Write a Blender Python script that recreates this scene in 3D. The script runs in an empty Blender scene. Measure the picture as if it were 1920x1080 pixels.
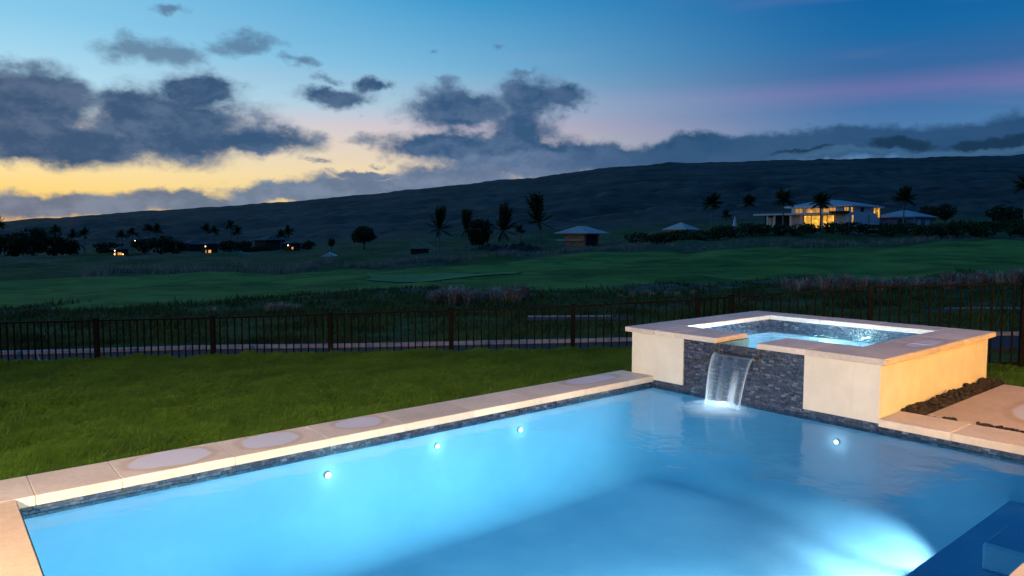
import bpy, math, random
import numpy as np
from mathutils import Vector, Matrix
R = math.radians
random.seed(7); rng = np.random.default_rng(7)
sc = bpy.context.scene
COL = sc.collection

# ------------------------------------------------------------------ camera
H = 1.6; FPX = 1337.0
YAW = R(50.393); PITCH = R(4.1496)
cam = bpy.data.cameras.new('camera'); cam.lens = 36 * FPX / 1920; cam.sensor_width = 36
cam.clip_start = 0.05; cam.clip_end = 60000
camo = bpy.data.objects.new('camera', cam); COL.objects.link(camo)
camo.location = (0, 0, H); camo.rotation_euler = (R(90) - PITCH, 0, YAW - R(90))
sc.camera = camo
FH = np.array([math.cos(YAW), math.sin(YAW), 0.0]); RT = np.array([math.sin(YAW), -math.cos(YAW), 0.0])

# ------------------------------------------------------------------ view
sc.render.engine = 'CYCLES'
sc.view_settings.view_transform = 'Standard'; sc.view_settings.look = 'None'
sc.view_settings.exposure = 0.0; sc.view_settings.gamma = 1.0; sc.view_settings.use_curve_mapping = False
sc.cycles.max_bounces = 8; sc.cycles.transparent_max_bounces = 24
sc.cycles.sample_clamp_indirect = 4.0
sc.cycles.caustics_reflective = False; sc.cycles.caustics_refractive = False

def lin(r, g, b):
    def c(v):
        v /= 255.0
        return v / 12.92 if v <= 0.04045 else ((v + 0.055) / 1.055) ** 2.4
    return (c(r), c(g), c(b), 1.0)

# ------------------------------------------------------------------ world: dusk sky with clouds
SUN_AZ = -47.0                      # degrees left of the view
def azel(x, y):
    p = math.atan((y - 540) / FPX)
    d = np.array([(x - 960), FPX, -(y - 540)], float)
    cp, sp = math.cos(PITCH), math.sin(PITCH)
    fy = d[1] * cp + d[2] * sp; fz = -d[1] * sp + d[2] * cp
    return math.degrees(math.atan2(d[0], fy)), math.degrees(math.atan2(fz, math.hypot(d[0], fy)))

world = bpy.data.worlds.new('World'); sc.world = world; world.use_nodes = True
wt = world.node_tree; wt.nodes.clear()
class NT:
    def __init__(s, t): s.t = t
    def n(s, typ, **k):
        o = s.t.nodes.new(typ)
        for a, v in k.items(): setattr(o, a, v)
        return o
    def lk(s, a, b): s.t.links.new(a, b)
    def put(s, sock, v):
        if isinstance(v, bpy.types.NodeSocket): s.lk(v, sock)
        else: sock.default_value = v
    def m(s, op, a, b=0.0, c=0.0, clamp=False):
        o = s.n('ShaderNodeMath', operation=op); o.use_clamp = clamp
        s.put(o.inputs[0], a)
        if len(o.inputs) > 1: s.put(o.inputs[1], b)
        if len(o.inputs) > 2: s.put(o.inputs[2], c)
        return o.outputs[0]
    def v(s, op, a, b=None):
        o = s.n('ShaderNodeVectorMath', operation=op); s.put(o.inputs[0], a)
        if b is not None: s.put(o.inputs[1], b)
        return o.outputs['Value'] if op in ('LENGTH', 'DOT_PRODUCT', 'DISTANCE') else o.outputs[0]
    def ss(s, x, a, b, lo=0.0, hi=1.0):
        o = s.n('ShaderNodeMapRange', interpolation_type='SMOOTHSTEP')
        s.put(o.inputs[0], x); s.put(o.inputs[1], a); s.put(o.inputs[2], b); s.put(o.inputs[3], lo); s.put(o.inputs[4], hi)
        return o.outputs[0]
    def mix(s, f, a, b, blend='MIX'):
        o = s.n('ShaderNodeMix', data_type='RGBA', blend_type=blend)
        s.put(o.inputs[0], f); s.put(o.inputs[6], a); s.put(o.inputs[7], b)
        return o.outputs[2]
    def ramp(s, f, stops, interp='LINEAR'):
        o = s.n('ShaderNodeValToRGB'); cr = o.color_ramp; cr.interpolation = interp
        while len(cr.elements) < len(stops): cr.elements.new(0.5)
        for e, (p, c) in zip(cr.elements, sorted(stops, key=lambda q: q[0])): e.position = p; e.color = c
        s.put(o.inputs[0], f); return o.outputs[0]
    def noise(s, vec, scale, detail=4.0, rough=0.55, dist=0.0, col=False):
        o = s.n('ShaderNodeTexNoise'); s.put(o.inputs['Vector'], vec)
        o.inputs['Scale'].default_value = scale; o.inputs['Detail'].default_value = detail
        o.inputs['Roughness'].default_value = rough; o.inputs['Distortion'].default_value = dist
        return o.outputs['Color'] if col else o.outputs['Fac']

W = NT(wt)
tc = W.n('ShaderNodeTexCoord'); D = W.v('NORMALIZE', tc.outputs['Generated'])
xr = W.v('DOT_PRODUCT', D, tuple(RT)); yf = W.v('DOT_PRODUCT', D, tuple(FH))
zz = W.v('DOT_PRODUCT', D, (0, 0, 1))
AZ = W.m('MULTIPLY', W.m('ARCTAN2', xr, yf), 180 / math.pi)
EL = W.m('MULTIPLY', W.m('ARCSINE', zz), 180 / math.pi)
comb = W.n('ShaderNodeCombineXYZ'); W.lk(AZ, comb.inputs[0]); W.lk(EL, comb.inputs[1]); P2 = comb.outputs[0]
# angle from the sunset azimuth, 0..180
saz = R(SUN_AZ)
sdir = FH * math.cos(saz) + RT * math.sin(saz)
hl = W.m('MAXIMUM', W.m('SQRT', W.m('ADD', W.m('MULTIPLY', xr, xr), W.m('MULTIPLY', yf, yf))), 1e-4)
cosd = W.m('DIVIDE', W.v('DOT_PRODUCT', D, tuple(sdir)), hl)
DEL = W.m('MULTIPLY', W.m('ARCCOSINE', W.m('MINIMUM', W.m('MAXIMUM', cosd, -1.0), 1.0)), 180 / math.pi)
elf = W.m('DIVIDE', W.m('MAXIMUM', EL, 0.0), 40.0)
E_ = lambda e: e / 40.0
sunR = W.ramp(elf, [(0, lin(255, 170, 70)), (E_(2.2), lin(255, 210, 104)), (E_(4.6), lin(255, 226, 160)), (E_(7.2), lin(226, 220, 205)),
                    (E_(10), lin(182, 224, 242)), (E_(14.5), lin(136, 202, 235)), (E_(24), lin(108, 180, 225)), (1, lin(78, 146, 202))])
midR = W.ramp(elf, [(0, lin(240, 205, 150)), (E_(3), lin(238, 214, 160)), (E_(6), lin(232, 214, 188)), (E_(8.6), lin(208, 196, 206)), (E_(10), lin(172, 198, 216)),
                    (E_(13), lin(122, 184, 220)), (E_(18), lin(62, 156, 208)), (E_(26), lin(56, 138, 196)), (1, lin(52, 122, 184))])
antR = W.ramp(elf, [(0, lin(96, 138, 175)), (E_(6), lin(84, 132, 178)), (E_(9), lin(66, 114, 168)), (E_(10.3), lin(100, 112, 168)), (E_(11.5), lin(56, 104, 160)),
                    (E_(14), lin(24, 104, 164)), (E_(18), lin(0, 92, 160)), (E_(26), lin(6, 88, 154)), (1, lin(26, 92, 156))])
bckR = W.ramp(elf, [(0, lin(46, 66, 110)), (E_(10), lin(60, 78, 130)), (E_(20), lin(22, 72, 134)), (1, lin(22, 84, 146))])
t1 = W.ss(DEL, 8, 46); t2 = W.ss(DEL, 34, 76); t3 = W.ss(DEL, 85, 150)
sky = W.mix(t3, W.mix(t2, W.mix(t1, sunR, midR), antR), bckR)
# thin pink veils, high up
veil = W.ss(W.noise(W.v('MULTIPLY', P2, (0.035, 0.34, 1.0)), 1.0, 3, 0.5, 0.4), 0.52, 0.75)
sky = W.mix(W.m('MULTIPLY', veil, W.m('MULTIPLY', W.ss(EL, 30, 8), 0.22)), sky, W.mix(0.65, sky, lin(190, 150, 185)))

# clouds: soft bodies placed by azimuth and elevation, broken up by noise
warp = W.v('SUBTRACT', W.noise(W.v('MULTIPLY', D, (1, 1, 1.5)), 9, 5, 0.6, col=True), (0.5, 0.5, 0.5))
PW = W.v('ADD', P2, W.v('MULTIPLY', warp, (5.5, 3.4, 0)))
warp2 = W.v('SUBTRACT', W.noise(W.v('MULTIPLY', D, (1, 1, 1.3)), 38, 4, 0.6, col=True), (0.5, 0.5, 0.5))
PW = W.v('ADD', PW, W.v('MULTIPLY', warp2, (1.3, 0.9, 0)))
def cloud_field(blobs):
    acc = None
    for (x, y, rx, ry) in blobs:
        a, e = azel(x, y); k = 180 / math.pi / FPX
        sx = rx * k * (math.cos(R(a)) ** 2); sy = ry * k
        l = W.v('LENGTH', W.v('MULTIPLY', W.v('SUBTRACT', PW, (a, e, 0)), (1 / sx, 1 / sy, 0)))
        acc = l if acc is None else W.m('SMOOTH_MIN', acc, l, 0.25)
    return acc
heavy = cloud_field([(40, 185, 165, 52), (150, 262, 210, 40), (330, 235, 190, 62), (385, 170, 80, 34), (470, 262, 130, 30), (250, 205, 90, 34), (30, 275, 150, 32),
                     (640, 183, 85, 20), (702, 155, 32, 17),
                     (865, 205, 105, 36), (985, 185, 75, 44), (1055, 184, 52, 26), (975, 245, 62, 62), (850, 268, 130, 30), (1010, 290, 160, 30), (1150, 290, 170, 32), (1270, 278, 130, 26)])
bank = cloud_field([(60, 394, 170, 27), (190, 387, 150, 26), (360, 374, 180, 24), (540, 362, 190, 22), (720, 350, 180, 24), (860, 332, 150, 30), (690, 326, 80, 11), (1000, 310, 200, 32),
                    (1230, 296, 230, 34), (1430, 284, 220, 34), (1610, 276, 220, 34), (1800, 266, 230, 38), (1960, 252, 190, 40)])
wisp = cloud_field([(300, 96, 130, 30), (460, 88, 85, 20), (920, 94, 34, 11), (820, 97, 20, 9), (590, 250, 42, 18), (680, 257, 46, 18), (590, 302, 46, 7), (700, 303, 22, 7), (560, 120, 40, 12), (985, 134, 40, 10), (845, 155, 26, 16), (620, 150, 46, 12), (310, 8, 40, 10)])
fb = W.noise(W.v('MULTIPLY', D, (1, 1, 1.7)), 17, 7, 0.62)
fb2 = W.noise(W.v('MULTIPLY', W.v('ADD', D, tuple(np.array(sdir) * 0.018 + np.array([0, 0, -0.012]))), (1, 1, 1.7)), 17, 4, 0.62)
fbc = W.m('SUBTRACT', fb, 0.5)
def dens(f, a, b, k, s):
    return W.ss(W.m('ADD', W.m('MULTIPLY', W.m('SUBTRACT', 1.0, f), s), W.m('MULTIPLY', fbc, k)), a, b)
dh = dens(heavy, -0.30, 0.44, 1.25, 1.0)
db = dens(bank, -0.12, 0.42, 0.95, 1.0)
dw = W.m('MULTIPLY', dens(wisp, 0.0, 1.0, 2.6, 1.0), 0.75)
relief = W.m('MULTIPLY', W.m('SUBTRACT', fb, fb2), 5.0)
azf = W.m('DIVIDE', W.m('ADD', AZ, 40.0), 80.0, clamp=True)
core = W.ramp(azf, [(0, lin(62, 86, 118)), (0.25, lin(54, 86, 122)), (0.5, lin(52, 88, 126)), (0.66, lin(32, 74, 112)), (1, lin(20, 60, 98))])
edge = W.ramp(azf, [(0, lin(120, 132, 156)), (0.25, lin(106, 130, 160)), (0.5, lin(106, 128, 162)), (0.7, lin(62, 98, 138)), (1, lin(50, 88, 132))])
shade = W.m('ADD', W.m('MULTIPLY', W.m('SUBTRACT', 1.0, fb), 0.55), W.m('MULTIPLY', relief, 0.9))
thin = W.ss(dh, 1.0, 0.35)
ccol = W.mix(W.m('MAXIMUM', W.m('MULTIPLY', W.ss(shade, -0.35, 1.0), 0.42), W.m('MULTIPLY', thin, 0.6)), core, edge)
bankc = W.mix(W.ss(shade, -0.4, 1.1), W.mix(0.45, core, edge), edge)
# the dark upper slope showing through gaps of the cloud cap
sky = W.mix(dw, sky, W.mix(0.35, core, edge))
sky = W.mix(dh, sky, ccol)
sky = W.mix(W.m('MULTIPLY', db, 0.94), sky, W.mix(W.m('MULTIPLY', W.ss(AZ, -4, 14), 0.82), bankc, W.mix(0.3, core, edge)))
slope = cloud_field([(1690, 272, 75, 14), (1860, 268, 120, 14), (1500, 292, 70, 8)]); strip_ = cloud_field([(1560, 296, 190, 9), (1780, 288, 190, 9), (1950, 282, 120, 9)])
sky = W.mix(W.m('MULTIPLY', dens(slope, 0.0, 0.5, 1.0, 1.0), 0.75), sky, lin(14, 44, 66))
sky = W.mix(W.m('MULTIPLY', dens(strip_, 0.0, 0.7, 1.2, 1.0), 0.7), sky, lin(64, 104, 140))
sky = W.mix(W.ss(EL, 0.0, -1.5), sky, lin(30, 36, 46))
nish = W.n('ShaderNodeTexSky', sky_type='NISHITA'); nish.sun_disc = False
nish.sun_elevation = R(-3.0); nish.sun_rotation = R(90) - (YAW - saz)
sky = W.mix(0.02, sky, nish.outputs[0], 'ADD')
bg = W.n('ShaderNodeBackground'); W.lk(sky, bg.inputs[0]); bg.inputs[1].default_value = 1.0
wo = W.n('ShaderNodeOutputWorld'); W.lk(bg.outputs[0], wo.inputs[0])

# ------------------------------------------------------------------ sun (just set: only a weak warm glow)
sl = bpy.data.lights.new('sun', 'SUN'); sl.energy = 0.06; sl.angle = R(12); sl.color = (1, 0.72, 0.42)
so = bpy.data.objects.new('sun', sl); COL.objects.link(so)
sv = Vector(sdir) * math.cos(R(3)) + Vector((0, 0, math.sin(R(3))))
so.rotation_euler = sv.to_track_quat('Z', 'Y').to_euler(); so.location = (0, 0, 30)

# ------------------------------------------------------------------ materials
MATS = {}
def material(name, build):
    if name in MATS: return MATS[name]
    m = bpy.data.materials.new(name); m.use_nodes = True; m.node_tree.nodes.clear()
    t = NT(m.node_tree); out = t.n('ShaderNodeOutputMaterial')
    s = build(t)
    if isinstance(s, tuple): t.lk(s[1], out.inputs[1]); s = s[0]
    t.lk(s, out.inputs[0]); MATS[name] = m; return m
def pbsdf(t, col, rough=0.7, spec=0.3, metal=0.0, normal=None, emit=None, estr=0.0):
    p = t.n('ShaderNodeBsdfPrincipled'); t.put(p.inputs['Base Color'], col); t.put(p.inputs['Roughness'], rough)
    p.inputs['Specular IOR Level'].default_value = spec; p.inputs['Metallic'].default_value = metal
    if normal is not None: t.lk(normal, p.inputs['Normal'])
    if emit is not None:
        t.put(p.inputs['Emission Color'], emit); t.put(p.inputs['Emission Strength'], estr)
    return p.outputs[0]
def bump(t, h, strength=0.3, dist=0.01):
    b = t.n('ShaderNodeBump'); b.inputs['Strength'].default_value = strength; b.inputs['Distance'].default_value = dist
    t.put(b.inputs['Height'], h); return b.outputs[0]
def pos(t): return t.n('ShaderNodeNewGeometry').outputs['Position']
def c4(r, g, b): return (r, g, b, 1.0)
def simple(name, col, var=0.25, scale=3.0, rough=0.75, spec=0.2, metal=0.0, bmp=0.0, bd=0.01):
    def b(t):
        p = pos(t); n = t.noise(p, scale, 5, 0.6)
        c = t.mix(t.ss(n, 0.25, 0.75), c4(*[x * (1 - var) for x in col]), c4(*[min(1, x * (1 + var)) for x in col]))
        return pbsdf(t, c, rough, spec, metal, bump(t, n, bmp, bd) if bmp else None)
    return material(name, b)

def stone_mat(name, col, patches=()):
    def b(t):
        p = pos(t)
        n1 = t.noise(p, 2.2, 4, 0.6); n2 = t.noise(p, 26, 5, 0.65); n3 = t.noise(p, 160, 2, 0.5)
        oi = t.n('ShaderNodeObjectInfo').outputs['Random']
        f = t.m('ADD', t.m('MULTIPLY', n1, 0.55), t.m('MULTIPLY', n2, 0.45))
        c = t.mix(t.ss(f, 0.3, 0.7), c4(*[x * 0.82 for x in col]), c4(*[min(1, x * 1.1) for x in col]))
        c = t.mix(1.0, c, t.ramp(oi, [(0, c4(.86, .84, .83)), (1, c4(1.04, 1.03, 1.0))]), 'MULTIPLY')
        c = t.mix(t.m('MULTIPLY', t.ss(n2, 0.62, 0.75), 0.25), c, c4(col[0] * 0.55, col[1] * 0.5, col[2] * 0.45))
        rough = 0.7
        # drying water: damp stone, a darker tide line and a dry pale middle
        for (cx, cy, rx, ry) in patches:
            w = t.v('ADD', p, t.v('MULTIPLY', t.v('SUBTRACT', t.noise(p, 3.2, 5, 0.6, col=True), (0.5,) * 3), (0.22, 0.13, 0)))
            l = t.v('LENGTH', t.v('MULTIPLY', t.v('SUBTRACT', w, (cx, cy, 0)), (1 / rx, 1 / ry, 0)))
            ring = t.m('MULTIPLY', t.ss(l, 1.32, 1.1), t.ss(l, 0.9, 1.02))
            c = t.mix(t.m('MULTIPLY', ring, 0.45), c, c4(col[0] * 0.62, col[1] * 0.5, col[2] * 0.42))
            c = t.mix(t.m('MULTIPLY', t.ss(l, 1.06, 0.9), 0.75), c, c4(0.64, 0.65, 0.78))
        return pbsdf(t, c, rough, 0.3, 0, bump(t, t.m('ADD', t.m('MULTIPLY', n2, 1.0), t.m('MULTIPLY', n3, 0.4)), 0.25, 0.004))
    return material(name, b)

PATCH = [(1.315, 5.47, 0.27, 0.20), (2.05, 5.475, 0.235, 0.185), (2.83, 5.50, 0.215, 0.165), (5.72, 5.52, 0.36, 0.15)]
M_COPE = stone_mat('limestone_coping', (0.76, 0.65, 0.55), PATCH)
M_CAP = stone_mat('limestone_cap', (0.70, 0.62, 0.58), [(7.65, 2.80, 0.34, 0.12)])
M_DECK = stone_mat('limestone_deck', (0.76, 0.57, 0.41))
M_SLAB = stone_mat('limestone_slab', (0.66, 0.52, 0.40), [(7.95, 1.78, 0.62, 0.30)])
def stucco(t):
    p = pos(t); n = t.noise(p, 90, 5, 0.7); n2 = t.noise(p, 3.0, 4, 0.6)
    c = t.mix(t.ss(n2, 0.3, 0.75), c4(0.70, 0.66, 0.58), c4(0.80, 0.76, 0.68))
    st = t.noise(t.v('MULTIPLY', p, (9, 9, 0.8)), 1.0, 4, 0.6)
    c = t.mix(t.m('MULTIPLY', t.ss(st, 0.58, 0.75), 0.14), c, c4(0.45, 0.40, 0.33))
    return pbsdf(t, c, 0.85, 0.15, 0, bump(t, n, 0.25, 0.004))
M_STUC = material('cream_stucco', stucco)
def plaster(t):
    p = pos(t); n = t.noise(p, 1.4, 4, 0.55); n2 = t.noise(p, 30, 4, 0.6)
    c = t.mix(t.ss(n, 0.3, 0.7), c4(0.36, 0.56, 0.74), c4(0.48, 0.66, 0.82))
    c = t.mix(t.m('MULTIPLY', n2, 0.12), c, c4(0.6, 0.75, 0.8))
    return pbsdf(t, c, 0.8, 0.2)
M_PLAS = material('blue_plaster', plaster)
TILEC = [(0.028, 0.042, 0.085), (0.046, 0.064, 0.115), (0.078, 0.098, 0.150), (0.13, 0.155, 0.21), (0.052, 0.058, 0.078), (0.016, 0.024, 0.048)]
def tile_mat(i, c):
    def b(t):
        p = pos(t); n = t.noise(p, 45, 3, 0.6)
        col = t.mix(t.ss(n, 0.25, 0.75), c4(*[x * 0.65 for x in c]), c4(*[x * 1.35 for x in c]))
        return pbsdf(t, col, t.m('ADD', t.m('MULTIPLY', n, 0.25), 0.12), 0.6, 0, bump(t, n, 0.3, 0.004))
    return material('mosaic_tile_%d' % i, b)
M_TILE = [tile_mat(i, c) for i, c in enumerate(TILEC)]
M_GROUT = simple('grout', (0.07, 0.075, 0.085), 0.2, 40, 0.9, 0.1)
M_BRONZE = simple('bronze_paint', (0.0042, 0.0040, 0.0042), 0.25, 30, 0.75, 0.08)
M_LAVA = simple('lava_pebble', (0.030, 0.022, 0.018), 0.5, 25, 0.7, 0.3, bmp=0.6, bd=0.01)
M_BAND = simple('bronze_spill_metal', (0.28, 0.24, 0.17), 0.3, 20, 0.3, 0.6, 0.8)

def water_mat(name, tint, rough, foam=None, wave=0.03, absorb=0.31):
    def b(t):
        p = pos(t)
        n = t.noise(t.v('MULTIPLY', p, (1, 1, 0.2)), 2.6, 3, 0.5, 0.3); n2 = t.noise(p, 11, 3, 0.5)
        nb = bump(t, t.m('ADD', n, t.m('MULTIPLY', n2, 0.18)), 0.5, wave)
        fr = t.n('ShaderNodeFresnel'); fr.inputs[0].default_value = 1.33; t.lk(nb, fr.inputs[1])
        tr = t.n('ShaderNodeBsdfTransparent'); tr.inputs[0].default_value = tint
        gl = t.n('ShaderNodeBsdfGlossy'); gl.inputs['Roughness'].default_value = rough; t.lk(nb, gl.inputs['Normal'])
        gl.inputs[0].default_value = (1, 1, 1, 1)
        ms = t.n('ShaderNodeMixShader'); t.lk(fr.outputs[0], ms.inputs[0]); t.lk(tr.outputs[0], ms.inputs[1]); t.lk(gl.outputs[0], ms.inputs[2])
        res = ms.outputs[0]
        if foam:
            w = t.v('ADD', p, t.v('MULTIPLY', t.v('SUBTRACT', t.noise(p, 5, 4, 0.6, col=True), (0.5,) * 3), (0.22, 0.22, 0)))
            l = t.v('LENGTH', t.v('MULTIPLY', t.v('SUBTRACT', w, foam[0]), foam[1]))
            f = t.m('MULTIPLY', t.ss(l, 1.2, 0.0), 0.95)
            df = t.n('ShaderNodeBsdfDiffuse'); df.inputs[0].default_value = (0.85, 0.92, 0.95, 1)
            tl = t.n('ShaderNodeBsdfTranslucent'); tl.inputs[0].default_value = (0.8, 0.93, 0.98, 1)
            a = t.n('ShaderNodeMixShader'); a.inputs[0].default_value = 0.55; t.lk(df.outputs[0], a.inputs[1]); t.lk(tl.outputs[0], a.inputs[2])
            q = t.n('ShaderNodeMixShader'); t.lk(f, q.inputs[0]); t.lk(res, q.inputs[1]); t.lk(a.outputs[0], q.inputs[2]); res = q.outputs[0]
        if not absorb: return res
        va = t.n('ShaderNodeVolumeAbsorption'); va.inputs[0].default_value = (0.46, 0.92, 0.98, 1); va.inputs[1].default_value = absorb
        return res, va.outputs[0]
    return material(name, b)
M_WATER = water_mat('pool_water', (0.80, 0.95, 1.0, 1), 0.10, ((5.98, 4.07, -0.165), (1 / 0.42, 1 / 0.40, 0)))
M_SPAW = water_mat('spa_water', (0.85, 0.96, 1.0, 1), 0.06, absorb=0.5)
M_FILM = water_mat('water_film', (0.85, 0.96, 1.0, 1), 0.06, absorb=0)
def fall(t):
    p = pos(t)
    st = t.noise(t.v('MULTIPLY', p, (0.4, 10, 0.5)), 1.0, 3, 0.5)
    sep = t.n('ShaderNodeSeparateXYZ'); t.lk(p, sep.inputs[0]); y = sep.outputs[1]
    u = t.n('ShaderNodeUVMap'); su = t.n('ShaderNodeSeparateXYZ'); t.lk(u.outputs[0], su.inputs[0]); q = su.outputs[0]; vv = su.outputs[1]
    e = t.m('MAXIMUM', t.ss(q, 0.10, 0.0), t.ss(q, 0.92, 1.0))
    e = t.m('MAXIMUM', e, t.m('MULTIPLY', t.m('MULTIPLY', t.ss(q, 0.60, 0.72), t.ss(q, 0.86, 0.76)), t.ss(vv, 0.1, 0.7)))
    a = t.m('ADD', t.m('MULTIPLY', e, 0.34), t.m('MULTIPLY', t.ss(st, 0.42, 0.8), 0.10)); a = t.m('ADD', a, t.m('MULTIPLY', vv, 0.05), clamp=True)
    tr = t.n('ShaderNodeBsdfTransparent'); tr.inputs[0].default_value = (0.93, 0.96, 1, 1)
    gl = t.n('ShaderNodeBsdfGlossy'); gl.inputs['Roughness'].default_value = 0.2
    g = t.n('ShaderNodeMixShader'); g.inputs[0].default_value = 0.06; t.lk(tr.outputs[0], g.inputs[1]); t.lk(gl.outputs[0], g.inputs[2])
    df = t.n('ShaderNodeBsdfDiffuse'); df.inputs[0].default_value = (0.85, 0.88, 0.92, 1)
    tl = t.n('ShaderNodeBsdfTranslucent'); tl.inputs[0].default_value = (0.85, 0.9, 0.95, 1)
    b = t.n('ShaderNodeMixShader'); b.inputs[0].default_value = 0.5; t.lk(df.outputs[0], b.inputs[1]); t.lk(tl.outputs[0], b.inputs[2])
    ms = t.n('ShaderNodeMixShader'); t.lk(a, ms.inputs[0]); t.lk(g.outputs[0], ms.inputs[1]); t.lk(b.outputs[0], ms.inputs[2])
    return ms.outputs[0]
M_FALL = material('falling_water', fall)
def emis(name, col, s):
    def b(t):
        e = t.n('ShaderNodeEmission'); e.inputs[0].default_value = c4(*col); e.inputs[1].default_value = s; return e.outputs[0]
    return material(name, b)

# ------------------------------------------------------------------ mesh helpers
class MB:
    def __init__(s): s.v = []; s.f = []; s.mi = []
    def quadface(s, pts, mi=0):
        i = len(s.v); s.v += [tuple(p) for p in pts]; s.f.append(tuple(range(i, i + len(pts)))); s.mi.append(mi); return s
    def box(s, a, b, mi=0, M=None):
        (x0, y0, z0), (x1, y1, z1) = a, b
        i = len(s.v)
        pts = [(x0, y0, z0), (x1, y0, z0), (x1, y1, z0), (x0, y1, z0), (x0, y0, z1), (x1, y0, z1), (x1, y1, z1), (x0, y1, z1)]
        if M is not None: pts = [tuple(M @ Vector(p)) for p in pts]
        s.v += pts
        for q in ((0, 3, 2, 1), (4, 5, 6, 7), (0, 1, 5, 4), (1, 2, 6, 5), (2, 3, 7, 6), (3, 0, 4, 7)):
            s.f.append(tuple(i + k for k in q)); s.mi.append(mi)
        return s
    def cbox(s, a, b, c=0.004, mi=0, M=None):
        """box with chamfered edges (24 verts)"""
        lo = np.array(a, float); hi = np.array(b, float); i = len(s.v); idx = {}
        for sx in (0, 1):
            for sy in (0, 1):
                for sz in (0, 1):
                    cor = np.array([(lo, hi)[sx][0], (lo, hi)[sy][1], (lo, hi)[sz][2]])
                    ins = np.array([c if sx == 0 else -c, c if sy == 0 else -c, c if sz == 0 else -c])
                    for ax in range(3):
                        d = ins.copy(); d[ax] = 0
                        p = cor + d
                        if M is not None: p = M @ Vector(p)
                        idx[(sx, sy, sz, ax)] = len(s.v); s.v.append(tuple(p))
        def F(k, flip=False):
            q = [idx[a_] for a_ in k]; s.f.append(tuple(q[::-1] if flip else q)); s.mi.append(mi)
        for ax in range(3):
            o = [k for k in range(3) if k != ax]
            for sd in (0, 1):
                ks = []
                for (p, q) in ((0, 0), (1, 0), (1, 1), (0, 1)):
                    t = [0, 0, 0]; t[ax] = sd; t[o[0]] = p; t[o[1]] = q; ks.append((t[0], t[1], t[2], ax))
                F(ks, (sd == 0) != (ax == 1))
        for ax in range(3):                                # edges along ax
            o = [k for k in range(3) if k != ax]
            for p in (0, 1):
                for q in (0, 1):
                    t0 = [0, 0, 0]; t0[o[0]] = p; t0[o[1]] = q; t1_ = t0[:]; t1_[ax] = 1
                    F([(*t0, o[0]), (*t1_, o[0]), (*t1_, o[1]), (*t0, o[1])], (p == q) != (ax == 1))
        for sx in (0, 1):
            for sy in (0, 1):
                for sz in (0, 1):
                    F([(sx, sy, sz, 0), (sx, sy, sz, 1), (sx, sy, sz, 2)], (sx + sy + sz) % 2 == 0)
        return s
    def tube(s, pts, rad, n=6, mi=0, cap=True):
        i = len(s.v); k = len(pts)
        for j, p in enumerate(pts):
            p = Vector(p); a = Vector(pts[min(j + 1, k - 1)]) - Vector(pts[max(j - 1, 0)]); a.normalize()
            u = a.cross(Vector((0, 0, 1)) if abs(a.z) < 0.9 else Vector((1, 0, 0))).normalized(); w = a.cross(u)
            r = rad[j] if hasattr(rad, '__len__') else rad
            for q in range(n):
                an = 2 * math.pi * q / n; s.v.append(tuple(p + (u * math.cos(an) + w * math.sin(an)) * r))
        for j in range(k - 1):
            for q in range(n):
                s.f.append((i + j * n + q, i + j * n + (q + 1) % n, i + (j + 1) * n + (q + 1) % n, i + (j + 1) * n + q)); s.mi.append(mi)
        if cap:
            s.f.append(tuple(i + q for q in range(n))[::-1]); s.mi.append(mi)
            s.f.append(tuple(i + (k - 1) * n + q for q in range(n))); s.mi.append(mi)
        return s
    def mesh(s, name, mats):
        m = bpy.data.meshes.new(name); m.from_pydata(s.v, [], s.f)
        for k in (mats if isinstance(mats, (list, tuple)) else [mats]): m.materials.append(k)
        if any(s.mi): m.polygons.foreach_set('material_index', s.mi)
        m.update(); return m
    def build(s, name, mats, parent=None):
        return link(name, s.mesh(name, mats), parent)
def link(name, data, parent=None):
    o = bpy.data.objects.new(name, data); COL.objects.link(o)
    if parent is not None: o.parent = parent
    return o
def tag(o, label=None, cat=None, group=None, kind=None):
    if label: o['label'] = label
    if cat: o['category'] = cat
    if group: o['group'] = group
    if kind: o['kind'] = kind
    return o
def thing(name, label, cat, group=None, loc=(0, 0, 0), rz=0):
    o = link(name, None); o.location = loc; o.rotation_euler = (0, 0, rz); return tag(o, label, cat, group)
def smooth(o):
    o.data.polygons.foreach_set('use_smooth', [True] * len(o.data.polygons)); return o
def npmesh(name, v, f, mats, mi=None):
    """fast mesh from numpy: v (n,3), f (m,k)"""
    m = bpy.data.meshes.new(name); k = f.shape[1]
    m.vertices.add(len(v)); m.vertices.foreach_set('co', np.asarray(v, np.float32).ravel())
    m.loops.add(f.size); m.loops.foreach_set('vertex_index', np.asarray(f, np.int32).ravel())
    m.polygons.add(len(f)); m.polygons.foreach_set('loop_start', np.arange(0, f.size, k, dtype=np.int32))
    m.polygons.foreach_set('loop_total', np.full(len(f), k, np.int32))
    for q in (mats if isinstance(mats, (list, tuple)) else [mats]): m.materials.append(q)
    if mi is not None: m.polygons.foreach_set('material_index', np.asarray(mi, np.int32))
    m.update(calc_edges=True); m.validate(); return m
def wpt(lat, Z, z=0.0): return FH * Z + RT * lat + np.array([0, 0, z])   # lateral, forward, up -> world
def sumsin(x, y, wl, n=10, seed=1):
    g = np.random.default_rng(seed); r = np.zeros_like(np.asarray(x, float))
    for i in range(n):
        a = g.uniform(0, 2 * np.pi); k = 2 * np.pi / (wl * g.uniform(0.55, 1.6)); r = r + np.sin((x * np.cos(a) + y * np.sin(a)) * k + g.uniform(0, 6.28))
    return r / math.sqrt(n)

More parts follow.
